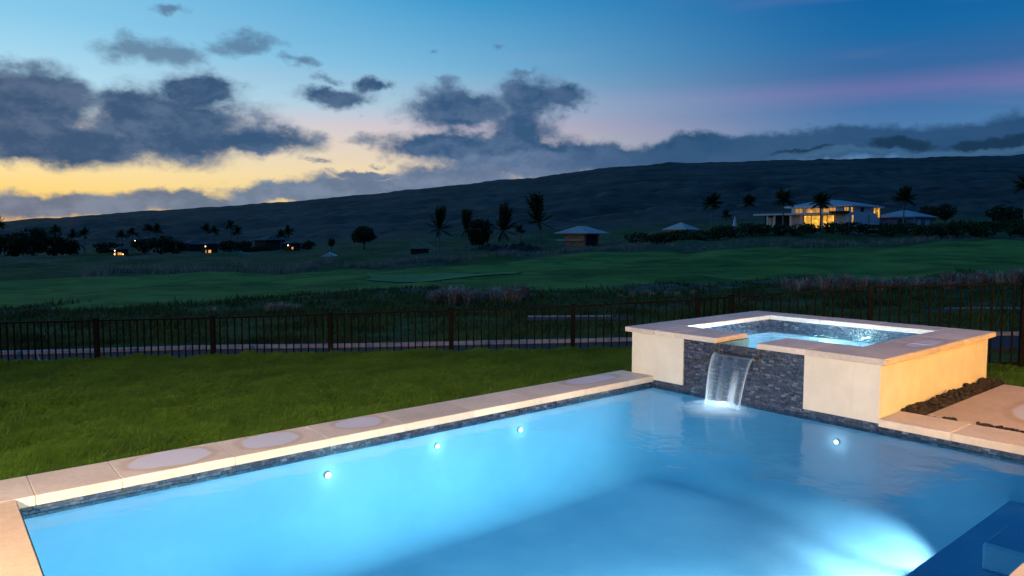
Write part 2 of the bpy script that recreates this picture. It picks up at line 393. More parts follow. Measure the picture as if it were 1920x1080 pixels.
# ------------------------------------------------------------------ terrain
CX = np.array([-700., 0, 480, 960, 1440, 1920, 2700])
ZR = np.array([8., 13, 16, 20, 25, 45, 70, 100, 140, 180, 230, 300, 600, 1500])
SY = {13: None}
def zz_(y, Z): return H - (np.array(y, float) - 440) * Z / FPX
rows = [np.array([-2.2] * 7), np.array([-1.35, -1.2, -1.1, -1.0, -0.9, -0.75, -0.7]),
        zz_([672, 666, 652, 645, 640, 628, 620], 16), zz_([650, 645, 630, 620, 610, 600, 596], 20), zz_([628, 620, 608, 600, 590, 579, 575], 25),
        zz_([580, 578, 568, 558, 545, 530, 525], 45), zz_([548, 545, 540, 535, 522, 508, 500], 70), zz_([530, 528, 523, 516, 500, 488, 480], 100),
        zz_([508, 507, 503, 490, 472, 458, 450], 140), zz_([496, 495, 490, 474, 447, 436, 425], 180), zz_([490, 489, 482, 461, 428, 420, 410], 230),
        zz_([482, 480, 475, 449, 419, 411, 400], 300), zz_([468, 467, 460, 434, 408, 398, 392], 600), zz_([456, 455, 448, 420, 390, 382, 376], 1500)]
ZT = np.array(rows)
RIDX = np.array([-700, 0, 130, 250, 360, 480, 600, 700, 780, 860, 930, 1000, 1080, 1150, 1250, 1440, 1680, 1920, 2700.])
RIDY = np.array([432, 412, 404, 395, 388, 380, 370, 361, 352, 343, 337, 330, 319, 311, 304, 299, 294, 288, 270.])
def cub(x, xp, fp):
    return np.interp(x, xp, fp)
def smoothcols(col, table):
    """cosine interpolation across columns for each row"""
    i = np.clip(np.searchsorted(CX, col) - 1, 0, len(CX) - 2); t = np.clip((col - CX[i]) / (CX[i + 1] - CX[i]), 0, 1)
    t = t * t * (3 - 2 * t) * 0.5 + t * 0.5
    return table[:, i] * (1 - t) + table[:, i + 1] * t
LZ = np.log(ZR)
def terrain(lat, Z, detail=True):
    lat = np.asarray(lat, float); Z = np.asarray(Z, float); sh = np.broadcast(lat, Z).shape
    lat = np.broadcast_to(lat, sh).ravel(); Z = np.broadcast_to(Z, sh).ravel()
    r = np.hypot(lat, Z); az = np.arctan2(lat, Z); azc = np.clip(az, -R(60), R(60))
    Ze = np.maximum(r * np.cos(azc), 0.1); col = 960 + FPX * np.tan(azc)
    tb = smoothcols(col, ZT)
    l = np.log(np.clip(Ze, ZR[0], ZR[-1])); i = np.clip(np.searchsorted(LZ, l) - 1, 0, len(LZ) - 2)
    t = (l - LZ[i]) / (LZ[i + 1] - LZ[i]); n = np.arange(len(l))
    # catmull-rom in log depth
    p1 = tb[i, n]; p2 = tb[i + 1, n]; p0 = tb[np.maximum(i - 1, 0), n]; p3 = tb[np.minimum(i + 2, len(LZ) - 1), n]
    m1 = (p2 - p0) * 0.35; m2 = (p3 - p1) * 0.35
    z = (2 * t**3 - 3 * t**2 + 1) * p1 + (t**3 - 2 * t**2 + t) * m1 + (-2 * t**3 + 3 * t**2) * p2 + (t**3 - t**2) * m2
    # mountain beyond 1500 m
    RZ = 9000.0
    zr = H + (440 - np.interp(col, RIDX, RIDY)) * RZ / FPX
    k = np.clip((Ze - 1500) / (RZ - 1500), 0, None); kk = np.clip(k, 0, 1)
    z1 = tb[-1, n]
    zm = z1 + (zr - z1) * (kk ** 1.25) - np.clip(k - 1, 0, 2) * 900
    z = np.where(Ze > 1500, zm, z)
    if detail:
        x, y = lat, Z
        amp = np.interp(np.log(Ze), np.log([13, 25, 60, 120, 300, 900, 2500, 8500]), [0.05, 0.14, 0.4, 0.6, 1.0, 4.0, 22, 8])
        z = z + amp * (0.6 * sumsin(x, y, 1, 1, 3) * 0 + 0.5 * sumsin(x, y, 12, 9, 4) * np.interp(Ze, [100, 400], [1, 0]) + 0.7 * sumsin(x, y, 55, 9, 5) * np.interp(Ze, [20, 60, 900, 2000], [0, 1, 1, 0])
                       + 0.8 * sumsin(x, y, 700, 12, 6) * np.interp(Ze, [500, 2500], [0, 1]) + 0.35 * sumsin(x, y, 170, 12, 8) * np.interp(Ze, [500, 2500], [0, 1]))
        # the low terrace on the right-hand fairway
        c2 = col + 0 * Z
        edge = 104 - 0.016 * (col - 1240) + 1.2 * np.sin(col / 90)
        step = np.clip((Ze - edge) / 2.2, 0, 1); w = np.clip((col - 1180) / 120, 0, 1) * np.clip((1640 - col) / 60, 0, 1)
        z = z + w * 0.55 * (step - np.clip((Ze - 112) / 22, 0, 1) * (Ze > edge))
    return z.reshape(sh)
def gpt(px, Z, dz=0.0):
    """ground point below picture column px at forward distance Z"""
    lat = (px - 960) * Z / FPX; z = float(terrain(np.array([lat]), np.array([Z]))[0]); return Vector(wpt(lat, Z, z + dz))

def fair_mask(lat, Z):
    col = 960 + FPX * lat / np.maximum(Z, 1)
    near = np.interp(col, [0, 480, 800, 1000, 1440, 1920], [52, 50, 62, 62, 66, 62]) + 5 * sumsin(lat, Z, 40, 6, 21) + 2 * sumsin(lat, Z, 11, 5, 24)
    far = np.interp(col, [0, 200, 480, 960, 1240, 1440, 1920], [112, 112, 128, 158, 168, 158, 156]) + 6 * sumsin(lat, Z, 45, 6, 22)
    return np.clip((Z - near) / 5, 0, 1) * np.clip((far - Z) / 8, 0, 1)
azs = np.concatenate([np.arange(-180, -48, 3.0), np.arange(-48, 48, 0.15), np.arange(48, 180, 3.0)])
rs = np.exp(np.concatenate([np.linspace(math.log(9.5), math.log(400), 210), np.linspace(math.log(412), math.log(16000), 120)]))
AA, RR_ = np.meshgrid(np.radians(azs), rs, indexing='ij')
LAT = RR_ * np.sin(AA); ZF = RR_ * np.cos(AA)
TZ = terrain(LAT, ZF)
V = (FH[None, None, :] * ZF[..., None] + RT[None, None, :] * LAT[..., None]); V[..., 2] = TZ
na, nr = AA.shape
ii, jj = np.meshgrid(np.arange(na), np.arange(nr - 1), indexing='ij'); i2 = (ii + 1) % na
F4 = np.stack([ii * nr + jj, ii * nr + jj + 1, i2 * nr + jj + 1, i2 * nr + jj], -1).reshape(-1, 4)[:, ::-1]
def ground(t):
    p = pos(t)
    a = t.n('ShaderNodeAttribute', attribute_name='zone'); s = t.n('ShaderNodeSeparateColor'); t.lk(a.outputs['Color'], s.inputs[0])
    fair, dry, mtn = s.outputs[0], s.outputs[1], s.outputs[2]
    n1 = t.noise(p, 0.07, 5, 0.6); n2 = t.noise(p, 0.9, 6, 0.65); n3 = t.noise(p, 7.0, 4, 0.6)
    rough_ = t.mix(t.ss(n2, 0.3, 0.7), c4(0.030, 0.055, 0.016), c4(0.080, 0.120, 0.034))
    rough_ = t.mix(t.m('MULTIPLY', t.ss(n1, 0.45, 0.7), 0.55), rough_, c4(0.07, 0.068, 0.035))
    rough_ = t.mix(t.m('MULTIPLY', t.ss(n3, 0.5, 0.75), 0.4), rough_, c4(0.012, 0.022, 0.010))
    fw = t.mix(t.ss(t.noise(t.v('MULTIPLY', p, (0.035, 0.05, 1.0)), 1.0, 5, 0.65, 0.6), 0.36, 0.64), c4(0.075, 0.145, 0.028), c4(0.185, 0.285, 0.060)); fw = t.mix(t.m('MULTIPLY', n2, 0.35), fw, c4(0.055, 0.090, 0.026))  # turf tones banded light and dark, partly in place of mound shading
    dr = t.mix(t.ss(n2, 0.35, 0.65), c4(0.09, 0.075, 0.055), c4(0.16, 0.135, 0.105))
    m1 = t.noise(p, 0.0016, 8, 0.65); m2 = t.noise(p, 0.011, 6, 0.7)
    mt = t.mix(t.ss(t.m('ADD', t.m('MULTIPLY', m1, 0.6), t.m('MULTIPLY', m2, 0.4)), 0.38, 0.62), c4(0.030, 0.036, 0.036), c4(0.10, 0.092, 0.082))
    fair = t.ss(t.m('ADD', fair, t.m('MULTIPLY', t.m('SUBTRACT', t.noise(p, 0.22, 5, 0.65), 0.5), 1.3)), 0.25, 0.85)
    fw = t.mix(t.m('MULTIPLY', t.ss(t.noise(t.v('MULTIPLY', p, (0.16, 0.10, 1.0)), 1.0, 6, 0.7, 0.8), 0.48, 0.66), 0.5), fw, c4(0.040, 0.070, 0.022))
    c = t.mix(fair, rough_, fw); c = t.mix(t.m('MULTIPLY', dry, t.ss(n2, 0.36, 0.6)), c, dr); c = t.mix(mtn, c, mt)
    return pbsdf(t, c, 0.95, 0.05, 0, bump(t, t.m('ADD', n3, n2), 0.6, 0.12))
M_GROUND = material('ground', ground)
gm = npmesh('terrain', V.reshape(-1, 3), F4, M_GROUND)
fm = fair_mask(LAT, ZF)
Ze = np.hypot(LAT, ZF)
mtnm = np.clip((np.log(Ze) - math.log(380)) / (math.log(900) - math.log(380)), 0, 1)
drym = np.clip(0.35 + 0.9 * sumsin(LAT, ZF, 30, 8, 33), 0, 1) * np.clip((Ze - 26) / 20, 0, 1) * (1 - fm)
ca = gm.color_attributes.new('zone', 'FLOAT_COLOR', 'POINT')
ca.data.foreach_set('color', np.stack([fm, drym, mtnm, np.ones_like(fm)], -1).astype(np.float32).ravel())
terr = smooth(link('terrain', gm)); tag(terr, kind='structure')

# ------------------------------------------------------------------ fence line
FP_L = [(-270, 615, 11.75), (-45, 602, 11.65), (175, 597, 11.55), (395, 592, 11.45), (617, 585, 11.35), (845, 577, 11.25), (1075, 570, 11.12), (1310, 557, 11.0)]
FP_R = [(1310, 557, 11.0), (1373, 553, 10.6), (1635, 533, 9.7), (1925, 527, 9.15), (2230, 520, 8.7)]
def fpt(px, py, Z): return Vector(wpt((px - 960) * Z / FPX, Z, H - (py - 440) * Z / FPX))
def fence_depth(col):
    a = FP_L + FP_R[1:]; return np.interp(col, [q[0] for q in a], [q[2] for q in a])
def fence_top(col):
    a = FP_L + FP_R[1:]; return np.interp(col, [q[0] for q in a], [H - (q[1] - 440) * q[2] / FPX for q in a])

# ------------------------------------------------------------------ lawn
X0, X1, Y0, Y1 = 0.42, 6.40, 1.02, 5.20           # inner edges of the coping
XO0, XO1, YO0, YO1 = -0.04, 6.86, 0.57, 5.68      # outer edges
def lawn_z(X, Y):
    Zf = X * FH[0] + Y * FH[1]; la = X * RT[0] + Y * RT[1]; col = 960 + FPX * la / np.maximum(Zf, 0.5)
    fd = fence_depth(col); lip = np.interp(col, [-300, 0, 480, 960, 1440, 1920], [-0.56, -0.46, -0.31, -0.19, -0.12, -0.10])
    start = 6.0
    k = np.clip((Zf - start) / np.maximum(fd - start, 1), 0, 1.03); k2 = k * k * (3 - 2 * np.clip(k, 0, 1))
    z = -0.03 + (lip + 0.03) * k2 + 0.016 * sumsin(X, Y, 1.4, 10, 41) * np.clip((Zf - 4.5) / 2, 0.15, 1) + 0.016 * sumsin(X, Y, 0.45, 10, 42)
    return z, Zf, fd
st_ = 0.12
gx = np.arange(-18, 22, st_); gy = np.arange(-6, 24, st_)
def snap(g, v): g[np.argmin(abs(g - v))] = v
snap(gx, -0.10 + 0.08); snap(gx, 9.1); snap(gy, 5.665); snap(gy, 2.5); snap(gx, 8.98)
GX, GY = np.meshgrid(gx, gy, indexing='ij'); LZ_, LF, LFD = lawn_z(GX, GY)
skirt = np.clip((LF - LFD + 0.05) / 0.35, 0, 1)
Zl = LZ_ - 1.4 * skirt
cxm = (GX[:-1, :-1] + GX[1:, 1:]) / 2; cym = (GY[:-1, :-1] + GY[1:, 1:]) / 2
zf = cxm * FH[0] + cym * FH[1]; la = cxm * RT[0] + cym * RT[1]
keep = (zf < fence_depth(960 + FPX * la / np.maximum(zf, 0.5)) + 0.4) & (zf > 1.0)
inside = ((cym < 5.665) & (cxm < 9.1)) & ~((cxm > 8.98) & (cym < 2.5))
keep &= ~inside & (cxm > -9.0) | (keep & (cym > 5.665))
a, b = np.nonzero(keep); ny = len(gy)
FL = np.stack([a * ny + b, (a + 1) * ny + b, (a + 1) * ny + b + 1, a * ny + b + 1], -1)
def soil(t):
    p = pos(t); n = t.noise(p, 1.1, 5, 0.6); n2 = t.noise(p, 22, 4, 0.6)
    c = t.mix(t.ss(n, 0.3, 0.7), c4(0.030, 0.052, 0.008), c4(0.052, 0.085, 0.012)); c = t.mix(t.m('MULTIPLY', n2, 0.5), c, c4(0.02, 0.028, 0.008))
    return pbsdf(t, c, 0.95, 0.05, 0, bump(t, n2, 0.8, 0.02))
lm = npmesh('lawn', np.stack([GX, GY, Zl], -1).reshape(-1, 3), FL, material('lawn_base', soil))
lawn = smooth(link('lawn', lm)); tag(lawn, kind='structure')
def blade(t):
    p = pos(t); n = t.noise(p, 1.3, 4, 0.6); n2 = t.noise(p, 60, 2, 0.5)
    c = t.mix(t.ss(n, 0.3, 0.7), c4(0.048, 0.120, 0.012), c4(0.092, 0.200, 0.020)); c = t.mix(t.m('MULTIPLY', t.ss(n2, 0.35, 0.75), 0.5), c, c4(0.085, 0.155, 0.022))
    d = pbsdf(t, c, 0.6, 0.2); tl = t.n('ShaderNodeBsdfTranslucent'); t.lk(c, tl.inputs[0])
    ms = t.n('ShaderNodeMixShader'); ms.inputs[0].default_value = 0.3; t.lk(d, ms.inputs[1]); t.lk(tl.outputs[0], ms.inputs[2]); return ms.outputs[0]
M_BLADE = material('grass_blade', blade)
def grass_field():
    N = 1500000
    Zs = np.exp(rng.uniform(math.log(3.6), math.log(12.0), N)); cl = rng.uniform(-60, 1985, N)
    ok = Zs < fence_depth(cl) + 0.03; la = (cl - 960) * Zs / FPX
    X = FH[0] * Zs + RT[0] * la; Y = FH[1] * Zs + RT[1] * la
    ok &= (Y > 5.69) | ((X > 9.2) & (Y < 5.8)) | (X > 9.3)
    ok &= ~((X < 9.0) & (Y < 5.69))
    prob = np.clip((Zs / 7.0) ** -0.5, 0.4, 1.0)
    ok &= rng.uniform(0, 1, N) < prob
    X, Y = X[ok], Y[ok]; Zs = Zs[ok]; n = len(X)
    z, _, _ = lawn_z(X, Y)
    hh = (0.024 + 0.014 * np.clip(sumsin(X, Y, 0.5, 9, 51), -1, 1.4) + 0.010 * sumsin(X, Y, 0.16, 9, 52) + rng.uniform(0, 0.022, n)).clip(0.008)
    hh *= np.where(rng.uniform(0, 1, n) < 0.0012, 2.6, 1)
    w = (0.0022 + 0.00055 * Zs) * rng.uniform(0.7, 1.3, n)
    an = rng.uniform(0, 2 * np.pi, n); ld = 0.6 * hh
    lx = 0.6 * ld + ld * rng.normal(0, 0.8, n); ly = ld * rng.normal(0, 0.8, n)
    v = np.zeros((n, 3, 3)); bx, by = np.cos(an) * w, np.sin(an) * w
    v[:, 0] = np.stack([X - bx, Y - by, z - 0.004], -1); v[:, 1] = np.stack([X + bx, Y + by, z - 0.004], -1); v[:, 2] = np.stack([X + lx, Y + ly, z + hh], -1)
    m = npmesh('lawn_grass', v.reshape(-1, 3), np.arange(3 * n).reshape(-1, 3), M_BLADE)
    tag(link('lawn_grass', m), 'short mown green lawn grass between the pool and the fence', 'grass', kind='stuff')
grass_field()

# ------------------------------------------------------------------ pool
WL = -0.108
pool = thing('swimming_pool', 'lit blue swimming pool with pale limestone coping and dark mosaic waterline', 'pool')
FLOOR = -1.0
wx0, wx1, wy0, wy1 = X0 - 0.03, 6.44, Y0 - 0.03, 5.235    # shell wall faces
TOP = -0.068
def shell():
    v, f = [], []; n = 10; seg = 8
    def ring(inset, z, cr):
        pts = []
        x0_, x1_, y0_, y1_ = wx0 + inset, wx1 - inset, wy0 + inset, wy1 - inset
        for (cx_, cy_, a0) in ((x1_ - cr, y1_ - cr, 0), (x0_ + cr, y1_ - cr, 90), (x0_ + cr, y0_ + cr, 180), (x1_ - cr, y0_ + cr, 270)):
            for k in range(seg + 1):
                an = R(a0 + 90 * k / seg); pts.append((cx_ + cr * math.cos(an), cy_ + cr * math.sin(an), z))
        return pts
    rc = 0.42; levels = [(0, TOP, 0.02), (0, -0.3, 0.02)]
    for k in range(n + 1):
        th = R(90 * k / n); levels.append((rc * (1 - math.cos(th)), FLOOR + rc * (1 - math.sin(th)), 0.02 + 0.30 * k / n))
    m_ = 4 * (seg + 1)
    for l in levels: v += ring(*l)
    for a_ in range(len(levels) - 1):
        for k in range(m_): f.append((a_ * m_ + k, (a_ + 1) * m_ + k, (a_ + 1) * m_ + (k + 1) % m_, a_ * m_ + (k + 1) % m_)[::-1])
    f.append(tuple((len(levels) - 1) * m_ + k for k in range(m_)))
    me = bpy.data.meshes.new('basin'); me.from_pydata(v, [], f); me.materials.append(M_PLAS); return smooth(link('basin', me, pool))
shell()
BY = 1.715
MB().cbox((3.3, wy0 - .02, FLOOR - .05), (wx1 + .02, BY, -0.45), 0.015).build('bench', M_PLAS, pool)
MB().cbox((4.95, wy0 + .002, -0.46), (5.45, 1.44, -0.28), 0.015).build('step', M_PLAS, pool)
# coping stones, each with a rounded nose
COPE_T = 0.066
def nosed(mb, a, b): return mb.cbox(a, b, 0.0045)
def cope_run(axis, cuts, lo, hi):
    for c0, c1 in zip(cuts[:-1], cuts[1:]):
        dz = random.uniform(-0.0012, 0.0012); g = 0.0009
        if axis == 'x': nosed(MB(), (c0 + g, lo, -COPE_T), (c1 - g, hi, dz)).build('coping_stone', M_COPE, pool)
        else: nosed(MB(), (lo, c0 + g, -COPE_T), (hi, c1 - g, dz)).build('coping_stone', M_COPE, pool)
cope_run('x', [XO0, 0.475, 0.955, 1.69, 2.425, 3.13, 3.845, 4.575, 5.30, 5.99, 6.415], Y1, YO1)
cope_run('y', [-0.20, 0.57, 1.40, 2.12, 2.695], X1, XO1)
cope_run('x', [X0 - .46, 1.1, 1.83, 2.56, 3.29, 4.02, 4.75, 5.48, X1], YO0, Y0)

# mosaic tiles: shared tile meshes in six colours
TW, TH, TG = 0.0525, 0.0172, 0.0026
def tile_mesh(i):
    return MB().cbox((0, 0, 0), (TW, 0.006, TH), 0.0015).mesh('tile', M_TILE[i])
TMESH = [tile_mesh(i) for i in range(6)]
def tile_pick():
    return random.choices(range(6), [0.27, 0.27, 0.17, 0.07, 0.12, 0.10])[0]
def mosaic(origin, direction, length, z0, z1, parent, budget, order):
    """rows of staggered tiles on a wall: direction is along the wall, tiles stand proud on its left-hand normal"""
    d = Vector(direction).normalized(); ang = math.atan2(d.y, d.x); spots = []
    rows_ = int((z1 - z0) / (TH + TG)); pitch = (z1 - z0) / rows_
    for r in range(rows_):
        u = -(random.random() * TW)
        while u < length - 0.001:
            a = max(u, 0.0); b = min(u + TW, length)
            if b - a > 0.006: spots.append((a, b - a, z0 + r * pitch, tile_pick()))
            u += TW + TG
    spots.sort(key=order); rest = MB()
    rot = Matrix.Rotation(ang, 4, 'Z'); th = (pitch - TG) / TH
    for k, (u, w, z, ci) in enumerate(spots):
        p = Vector(origin) + d * u; p.z = z
        out = random.uniform(-0.0012, 0.0012)
        p = p + Vector((-d.y, d.x, 0)) * out
        if k < budget:
            o = link('tile', TMESH[ci], parent); o.location = p; o.rotation_euler = (0, 0, ang); o.scale = (w / TW, 1, th)
        else:
            rest.cbox((0, 0, 0), (w, 0.006, TH * th), 0.0015, ci, Matrix.Translation(p) @ rot)
    if rest.v:
        o = rest.build('tile_field', M_TILE, parent); o['kind'] = 'stuff'
# far wall (tiles face -Y): run along -X so that the left-hand normal is -Y
MB().box((wx0, wy1 - 0.004, -0.145), (wx1, wy1 + .01, TOP - .001)).build('grout_bed', M_GROUT, pool)
mosaic((wx1 - .001, wy1 - 0.0035, 0), (-1, 0, 0), wx1 - wx0 - .004, -0.145, TOP - .002, pool, 300, lambda s: (-(s[0] // 0.4), s[2] < WL - 0.02, -s[0]))
MB().box((wx1 - 0.004, wy0, -0.145), (wx1 + .01, 2.70, TOP - .001)).build('grout_bed', M_GROUT, pool)
mosaic((wx1 - 0.0035, wy0, 0), (0, 1, 0), 2.70 - wy0 - .002, -0.145, TOP - .002, pool, 0, lambda s: s[0])
MB().box((wx0 - .01, wy0, -0.30), (wx0 + .004, wy1 - .01, TOP - .001)).build('grout_bed', M_GROUT, pool)
# underwater lamps
M_LED = emis('led_face', (0.82, 0.95, 1.0), 9.0)
M_LEDW = emis('led_face_dim', (0.82, 0.95, 1.0), 4.0)
M_NICHE = simple('lamp_ring', (0.5, 0.52, 0.54), 0.1, 10, 0.3, 0.5, 0.6)
def disc(mb, c, n, r, seg=16, off=0.0):
    n = Vector(n).normalized(); u = n.cross(Vector((0, 0, 1))).normalized(); w = n.cross(u); c = Vector(c) + n * off
    mb.quadface([c + (u * math.cos(2 * math.pi * k / seg) + w * math.sin(2 * math.pi * k / seg)) * r for k in range(seg)]); return mb
def pool_lamp(c, n, watts, parent, cone=None, r=0.023, tilt=0.0, mat=None, blend=0.6, col=(0.72, 0.91, 1.0)):
    c = Vector(c); n = Vector(n).normalized()
    b = MB(); b.tube([c - n * 0.01, c + n * 0.010, c + n * 0.014], [r * 1.35, r * 1.35, r * 1.15], 16); hsg = b.build('underwater_lamp', M_NICHE, parent)
    disc(MB(), c, n, r, 16, 0.016).build('lens', mat or M_LED, hsg)
    l = bpy.data.lights.new('pool_light', 'SPOT' if cone else 'POINT'); l.energy = watts; l.color = col; l.shadow_soft_size = 0.04
    if cone: l.spot_size = R(cone); l.spot_blend = blend
    o = link('pool_light', l, hsg); o.location = c + n * 0.06
    o.rotation_euler = (n + Vector((0, 0, -tilt))).to_track_quat('-Z', 'Y').to_euler()
pool_lamp((2.416, 5.229, -0.30), (0, -1, 0), 0.35, pool)
pool_lamp((3.46, 5.232, -0.262), (0, -1, 0), 0.35, pool, r=0.019)
pool_lamp((4.424, 5.229, -0.284), (0, -1, 0), 0.35, pool, r=0.02)
pool_lamp((6.43, 3.067, -0.292), (-1, 0, 0), 0.35, pool, r=0.02, mat=M_LEDW)
# large lamps in the near walls, aimed away from the house
pool_lamp((0.95, wy0, -0.52), (0, 1, 0), 385, pool, 125, 0.09, 0.1, blend=1.0)
pool_lamp((2.45, wy0, -0.52), (0, 1, 0), 440, pool, 122, 0.09, 0.1, blend=1.0)
pool_lamp((wx0, 2.7, -0.50), (1, 0.12, 0), 250, pool, 80, 0.09, 0.3, blend=1.0)  # unseen fill lamp added to brighten the middle of the floor
pool_lamp((4.0, BY, -0.68), (0, 1, 0), 330, pool, 100, 0.09, 0.3, blend=1.0)
pool_lamp((wx1, 4.22, -0.24), (-1, 0, 0), 30, pool, 165, 0.008, -0.3, blend=0.9, mat=M_LEDW)  # unseen lamp added under the fall to light the foam from below
for lx, wt_, cn, dx_ in ((4.75, 130, 70, 0.5), (5.25, 140, 64, 0.46), (5.75, 140, 60, 0.42)):  # one riser lamp split into three added spots to shape the glow's lobes
    pool_lamp((lx, BY, -0.60), (dx_, 1, 0), wt_, pool, cn * 0.82, 0.06, 0.58, blend=1.0, col=(1.0, 0.98, 1.0))
pool_lamp((5.2, BY, -0.68), (0.3, 1, 0), 16, pool, 100, 0.06, 0.6, blend=1.0, col=(0.80, 0.97, 1.0))

# pool water
def water_sheet(name, x0, x1, y0, y1, z, mat, depth):
    m = MB().box((x0, y0, z - depth), (x1, y1, z)); return tag(m.build(name, mat), kind='structure')
water_sheet('pool_water', wx0 - .002, wx1 + .003, wy0 - .002, wy1 + .003, WL, M_WATER, 1.0)

# ------------------------------------------------------------------ raised spa
SX0, SX1, SY0, SY1 = 6.42, 9.14, 2.70, 5.53      # walls
CT, CTH = 0.537, 0.057                            # cap top and thickness
CX0, CX1_, CY0, CY1 = 6.37, 9.20, 2.64, 5.605
IX0, IX1, IY0, IY1 = 6.96, 8.80, 3.11, 5.17       # inner edge of cap
NY0, NY1 = 3.88, 4.35                             # spillway notch
UB = CT - CTH
spa = thing('raised_spa', 'raised square spa with limestone cap, cream walls and blue mosaic panel', 'spa')
# walls of the basin
wa, wb, wc = IY0 - .03, IY1 + .038, IX1 + .038
SXF = SX0 + .02
MB().box((SXF, SY0, -0.045), (SX1, wa, UB - .001)).build('wall', M_STUC, spa)
MB().box((SXF, wb, -0.045), (SX1, SY1, UB - .001)).build('wall', M_STUC, spa)
MB().box((wc, wa, -0.045), (SX1, wb, UB - .001)).build('wall', M_STUC, spa)
fw_ = MB()
fw_.box((SXF, wa, -0.066), (IX0 + .03, NY0, UB - .001)); fw_.box((SXF, NY1, -0.066), (IX0 + .03, wb, UB - .001))
fw_.box((SXF, NY0, -0.066), (IX0 + .03, NY1, 0.372)); fw_.build('front_wall', M_GROUT, spa)
MB().box((SXF - .004, SY0, -0.145), (SXF + .03, wy1, -0.047)).build('grout_bed', M_GROUT, spa)
MB().quadface([(IX0, IY0, -0.35), (IX1, IY0, -0.35), (IX1, IY1, -0.35), (IX0, IY1, -0.35)]).build('floor', M_PLAS, spa)
# inner plaster lining below the tile band and the inner bench
MB().box((IX1 - .012, IY0 - .02, -0.4), (IX1 + .03, IY1 + .02, 0.31)).build('lining', M_PLAS, spa)
MB().box((IX0, IY1 - .012, -0.4), (IX1 - .012, IY1 + .03, 0.31)).build('lining', M_PLAS, spa)
MB().box((IX0, IY0 - .03, -0.4), (IX1 - .012, IY0 + .012, 0.31)).build('lining', M_PLAS, spa)
MB().cbox((IX1 - .34, IY0 + .013, -0.4), (IX1 - .013, IY1 - .013, 0.02), 0.02).build('bench', M_PLAS, spa)
# stucco panels on the pool side, proud of the mosaic
MB().cbox((SX0 - 0.002, SY0 - .003, -0.045), (SX0 + .03, 3.40, UB - .003), 0.003).build('stucco_panel', M_STUC, spa)
MB().cbox((SX0 - 0.002, 4.80, -0.045), (SX0 + .03, SY1 + .003, UB - .003), 0.003).build('stucco_panel', M_STUC, spa)
# outer mosaic: panel and waterline band
TX = SX0 + 0.018
mosaic((TX, 3.401, 0), (0, 1, 0), 1.398, -0.145, UB - .004, spa, 300, lambda s: (s[2] < WL, s[0]))
for (ya, yb) in ((2.70, 3.40), (4.80, 5.24)):
    mosaic((TX, ya, 0), (0, 1, 0), yb - ya, -0.145, -0.047, spa, 0, lambda s: s[0])
# inner mosaic band
def inner(origin, d, L):
    mosaic(origin, d, L, 0.311, UB - .004, spa, 0, lambda s: s[0])
inner((IX1 + .026, IY0 - .02, 0), (0, 1, 0), IY1 - IY0 + .04); MB().box((IX1 + .022, IY0 - .03, 0.3), (IX1 + .04, IY1 + .03, UB - .002)).build('grout_bed', M_GROUT, spa)
inner((IX1 + .02, IY1 + .026, 0), (-1, 0, 0), IX1 - IX0); MB().box((IX0, IY1 + .022, 0.3), (IX1 + .02, IY1 + .04, UB - .002)).build('grout_bed', M_GROUT, spa)
# cap stones
def cap(a, b): MB().cbox(a, b, 0.006).build('cap_stone', M_CAP, spa)
g = 0.0015
def capx(xs, y0, y1):
    for p, q in zip(xs[:-1], xs[1:]): cap((p + g, y0, UB), (q - g, y1, CT + random.uniform(-.001, .001)))
def capy(ys, x0, x1):
    for p, q in zip(ys[:-1], ys[1:]): cap((x0, p + g, UB), (x1, q - g, CT + random.uniform(-.001, .001)))
capy([CY0, 3.36, NY0], CX0, IX0); capy([NY1, 4.90, 5.17, CY1], CX0, IX0)
capy([CY0, IY0, 3.80, 4.48, IY1, CY1], IX1, CX1_)
capx([IX0, 7.57, 8.19, IX1], CY0, IY0); capx([IX0, 7.57, 8.19, IX1], IY1, CY1)
# spillway: bronze cheeks and lip
sp = MB(); sp.box((SX0 + .004, NY1 - .012, 0.374), (IX0 + .02, NY1 - .001, UB - .002)); sp.box((SX0 + .004, NY0 + .001, 0.374), (IX0 + .02, NY0 + .012, UB - .002))
sp.cbox((6.345, NY0 - .004, 0.362), (IX0 + .03, NY1 + .004, 0.380), 0.003); sp.build('spillway', M_BAND, spa)
def spa_l(c, n, w): pool_lamp(c, n, w, spa, r=0.045, mat=M_LED)
SPC = (0.85, 0.95, 1.0)
spa_l((IX1 - .014, 4.35, 0.12), (-1, 0, 0), 14); spa_l((IX1 - .014, 3.60, 0.12), (-1, 0, 0), 14)
spa_l((7.4, IY1 - .014, 0.10), (0, -1, 0), 6)
pool_lamp((IX0 + .033, 3.5, 0.10), (1, 0, 0), 78, spa, r=0.05, col=SPC)  # pair added on the hidden front side to brighten the cap's inner edge
pool_lamp((IX0 + .033, 4.7, 0.10), (1, 0, 0), 78, spa, r=0.05, col=SPC)
water_sheet('spa_water', IX0 - .02, IX1 + .02, IY0 - .01, IY1 + .02, 0.392, M_SPAW, 0.9)
